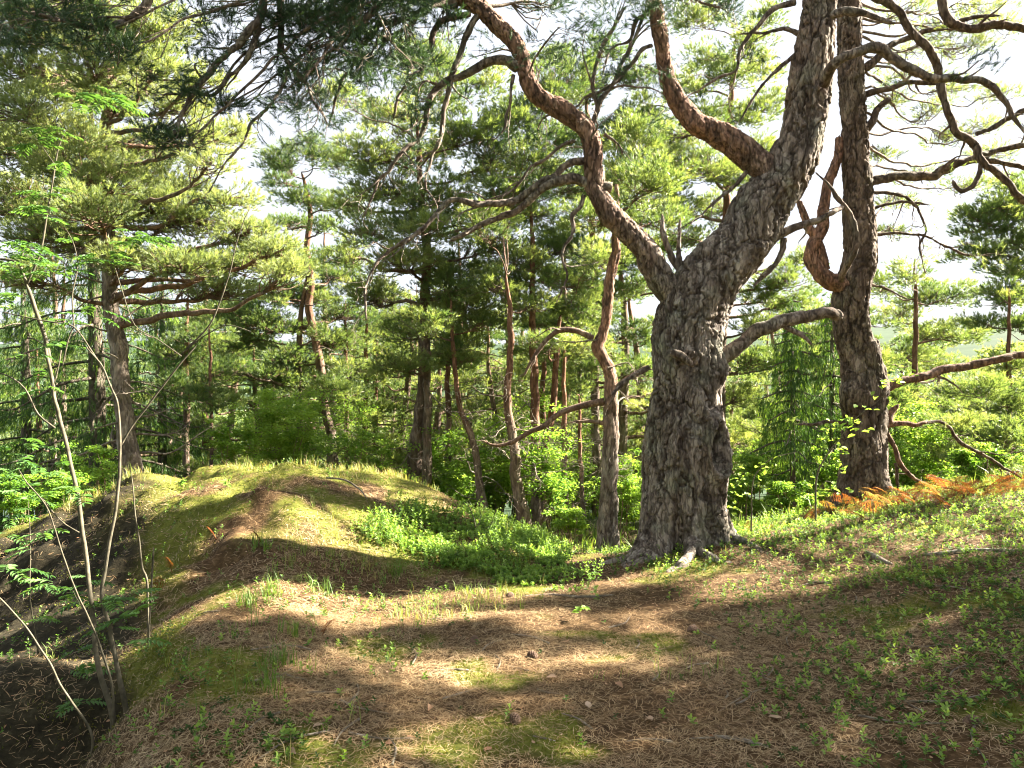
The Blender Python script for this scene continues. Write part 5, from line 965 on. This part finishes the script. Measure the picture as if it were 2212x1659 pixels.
for lab, u, v in (('curled rusty fern frond standing left on the mound side', 372, 1240), ('small orange fern scrap by the grass on the mound side', 468, 1168), ('orange fern scrap on the mound side, further right', 566, 1178), ('rusty fern stalk leaning at the left side of the path', 695, 1375), ('rusty fern scrap at the broken stem beside the rowan', 345, 1285)):
    p = hit(u, v); mb = MB(); frond(mb, p, (random.uniform(-.4, .6), -.2, 1), .2, .15); tag(mb.build('fern_scrap', FERN, None, False, p), lab, 'fern')

# fallen wood
def stick(label, pts, w, conv=None, name='fallen_branch', dz=.0, m=DEAD):
    P = []
    for u, v in (conv(pts) if conv else pts):
        p = hit(u, v); p[2] += dz; P.append(p)
    P = np.array(P); w = np.asarray(w, float)*.5/F*P[:, 1]; P[:, 2] += w*.6; o = P[0].copy(); mb = MB(); tube(mb, P, w, 8, .03, rough=.2, wig=.01)
    tag(mb.build(name, m, None, True, o), label, 'branch')
stick('long pale fallen branch lying across the right slope', [(1080, 884), (1150, 882), (1220, 872), (1290, 868), (1370, 872), (1440, 872)], [6, 10, 11, 10, 9, 7], z6)
stick('short thick pale broken branch before the sunlit slope band', [(870, 872), (900, 890), (935, 910), (970, 920)], [6, 13, 14, 6], z6)
stick('grey stick at the edge of the sunlit slope, right of the massive pine', [(620, 1000), (690, 985), (770, 990)], [3, 5, 3], z6)
stick('thin dark twig lying on the path beside a cone', [(710, 1288), (740, 1300), (788, 1308)], [3, 4, 3], z5)
stick('curved root-like twig in front of the massive pine', [(390, 1000), (430, 1010), (480, 1022)], [3, 4, 2], z6)
stick('dark twig low on the path near the picture bottom', [(800, 1548), (860, 1560), (900, 1572)], [4, 5, 2], z5)
stick('bleached twig on the shaded path, left side', [(420, 1330), (460, 1322), (520, 1330)], [2, 3, 2])
stick('dead twig spread over the dark hollow of the mound crest', [(705, 1045), (745, 1050), (775, 1068), (795, 1090)], [3, 4, 4, 2], dz=.05)
stick('root ridge crossing the path below the massive pine', [(1130, 1290), (1190, 1288), (1260, 1292), (1330, 1288)], [3, 6, 6, 3])
stick('thin pale stick right of the path on the shaded slope', [(1700, 1480), (1620, 1500), (1560, 1540)], [2, 3, 2])
TW = [(900, 1420), (1000, 1500), (820, 1600), (1250, 1560), (1400, 1600), (1500, 1440), (1700, 1380), (1850, 1300), (2000, 1400), (1600, 1600), (1950, 1570), (2100, 1600), (700, 1500), (560, 1560), (1150, 1380), (1350, 1350), (950, 1340), (2050, 1270), (1750, 1260), (640, 1400)]
TW += [(random.uniform(450, 2150), random.uniform(1330, 1640)) for _ in range(24)]
for u, v in TW:
    p = hit(u, v); a = random.random()*6.28; L = random.uniform(.12, .38); q = []
    for t in (-.5, 0, .5):
        x = p[0]+math.cos(a+t*.4)*L*t; y = p[1]+math.sin(a+t*.4)*L*t; q.append([x, y, g1(x, y)+.008])
    mb = MB(); Q, R = tube(mb, q, [.006, .003], 5, .02, wig=.004, rough=.1); tag(mb.build('dry_twig', DEAD, None, True, p), 'thin dry twig lying among the fallen needles', 'twig', 'dry twigs scattered on the needle litter')

# pine cones
def cone(p, s=1., rz=0):
    mb = MB(); n = 60; L = .045*s
    for k in range(n):
        f = (k+.5)/n; a = k*2.39996; z = -L*.5+L*f; r = .014*s*math.sin(min(3.0, .35+f*2.5))**.7; o = np.array([math.cos(a), math.sin(a), 0]); c = np.array([0, 0, z]); u = np.array([0, 0, 1.]); sd = np.cross(u, o)
        b = c+o*r*.25; t = c+o*(r+.006*s)+u*.004*s; w = .006*s
        V = np.array([b-sd*w*.4, b+sd*w*.4, t+sd*w, t-sd*w, b-sd*w*.4-u*.003*s, b+sd*w*.4-u*.003*s, t+sd*w-u*.004*s, t-sd*w-u*.004*s]); mb.add(V, [(0, 1, 2, 3), (7, 6, 5, 4), (3, 2, 6, 7), (1, 5, 6, 2), (0, 3, 7, 4)])
    tube(mb, [(0, 0, -L*.5), (0, 0, L*.5)], [.007*s, .004*s], 8, .01)
    ob = mb.build('pine_cone', CONE, None, False); ob.location = p+np.array([0, 0, .012*s]); ob.rotation_euler = (math.radians(80), 0, rz); return ob
for lab, u, v in (('open pine cone in the middle of the path beside a dark twig', 1151, 1422), ('open pine cone on the path, left of and above the other', 1024, 1389), ('pine cone at the dark top of the path near the bilberries', 1101, 1291), ('pine cone half hidden in needles low on the path', 1113, 1562), ('pine cone lying in the shaded bottom right corner', 2097, 1566), ('pine cone among leaf sprigs in front of the massive pine', 1495, 1365)):
    tag(cone(hit(u, v), 1.25, random.random()*6.3), lab, 'pine cone')
LV = [(932, 1530), (1050, 1555), (1273, 1538), (1408, 1563), (838, 1618), (1048, 1628), (1213, 1391), (752, 1296), (1973, 1515), (1408, 1565), (2150, 1293), (1750, 1480), (640, 1640), (1690, 1560), (880, 1600), (1330, 1478), (1560, 1330), (1900, 1450), (700, 1570), (1180, 1470)]
for k, (u, v) in enumerate(LV):
    p = hit(u, v); mb = MB(); nn = gnormal(np.array([p[0]]), np.array([p[1]]))+runit(1)*.35; leaves(mb, (p+[0, 0, .012])[None], runit(1)*[1, 1, .15], nn, random.uniform(.04, .07), random.uniform(.028, .042), np.array([random.uniform(.2, 1)]), fold=random.uniform(-.3, .5))
    tag(mb.build('dry_leaf', DLEAF, None, False, p), 'curled dry brown leaf lying on the fallen needles', 'leaf', 'dry leaves scattered on the needle litter')
# the wood goes on behind the viewpoint: its crowns close off the open sky there
src = [o for o in C.objects if o.name.startswith('forest_pine') and o.parent is None][:3]
for k, (x, y, rz) in enumerate([(-2.6, -2.4, 1), (2.4, -3.2, 2), (-5.6, -1, 3.6), (-3.4, -5.5, 1), (2.2, -6.5, 2), (-7.5, -3, 3), (-8, 1, 4), (-.5, -10, 5), (5.5, -9, 0.5), (-6, -9, 2.5), (8.5, -5, 1.5), (-11, -6, 4.4), (3, -13, 3.3), (-9.5, 4.5, .8), (-4, -14, 5.5), (10, -11, 1.1), (-13, 1, 2.2), (-13, 7, 3.1)]):
    s = src[k % 3]; r = s.copy(); C.objects.link(r); r.location = (x, y, g1(x, y)); r.rotation_euler = (0, 0, rz); r['group'] = 'pines behind the viewpoint'; r['label'] = 'pine in the wood behind the viewpoint'
    for ch in list(s.children):
        c = ch.copy(); C.objects.link(c); c.parent = r
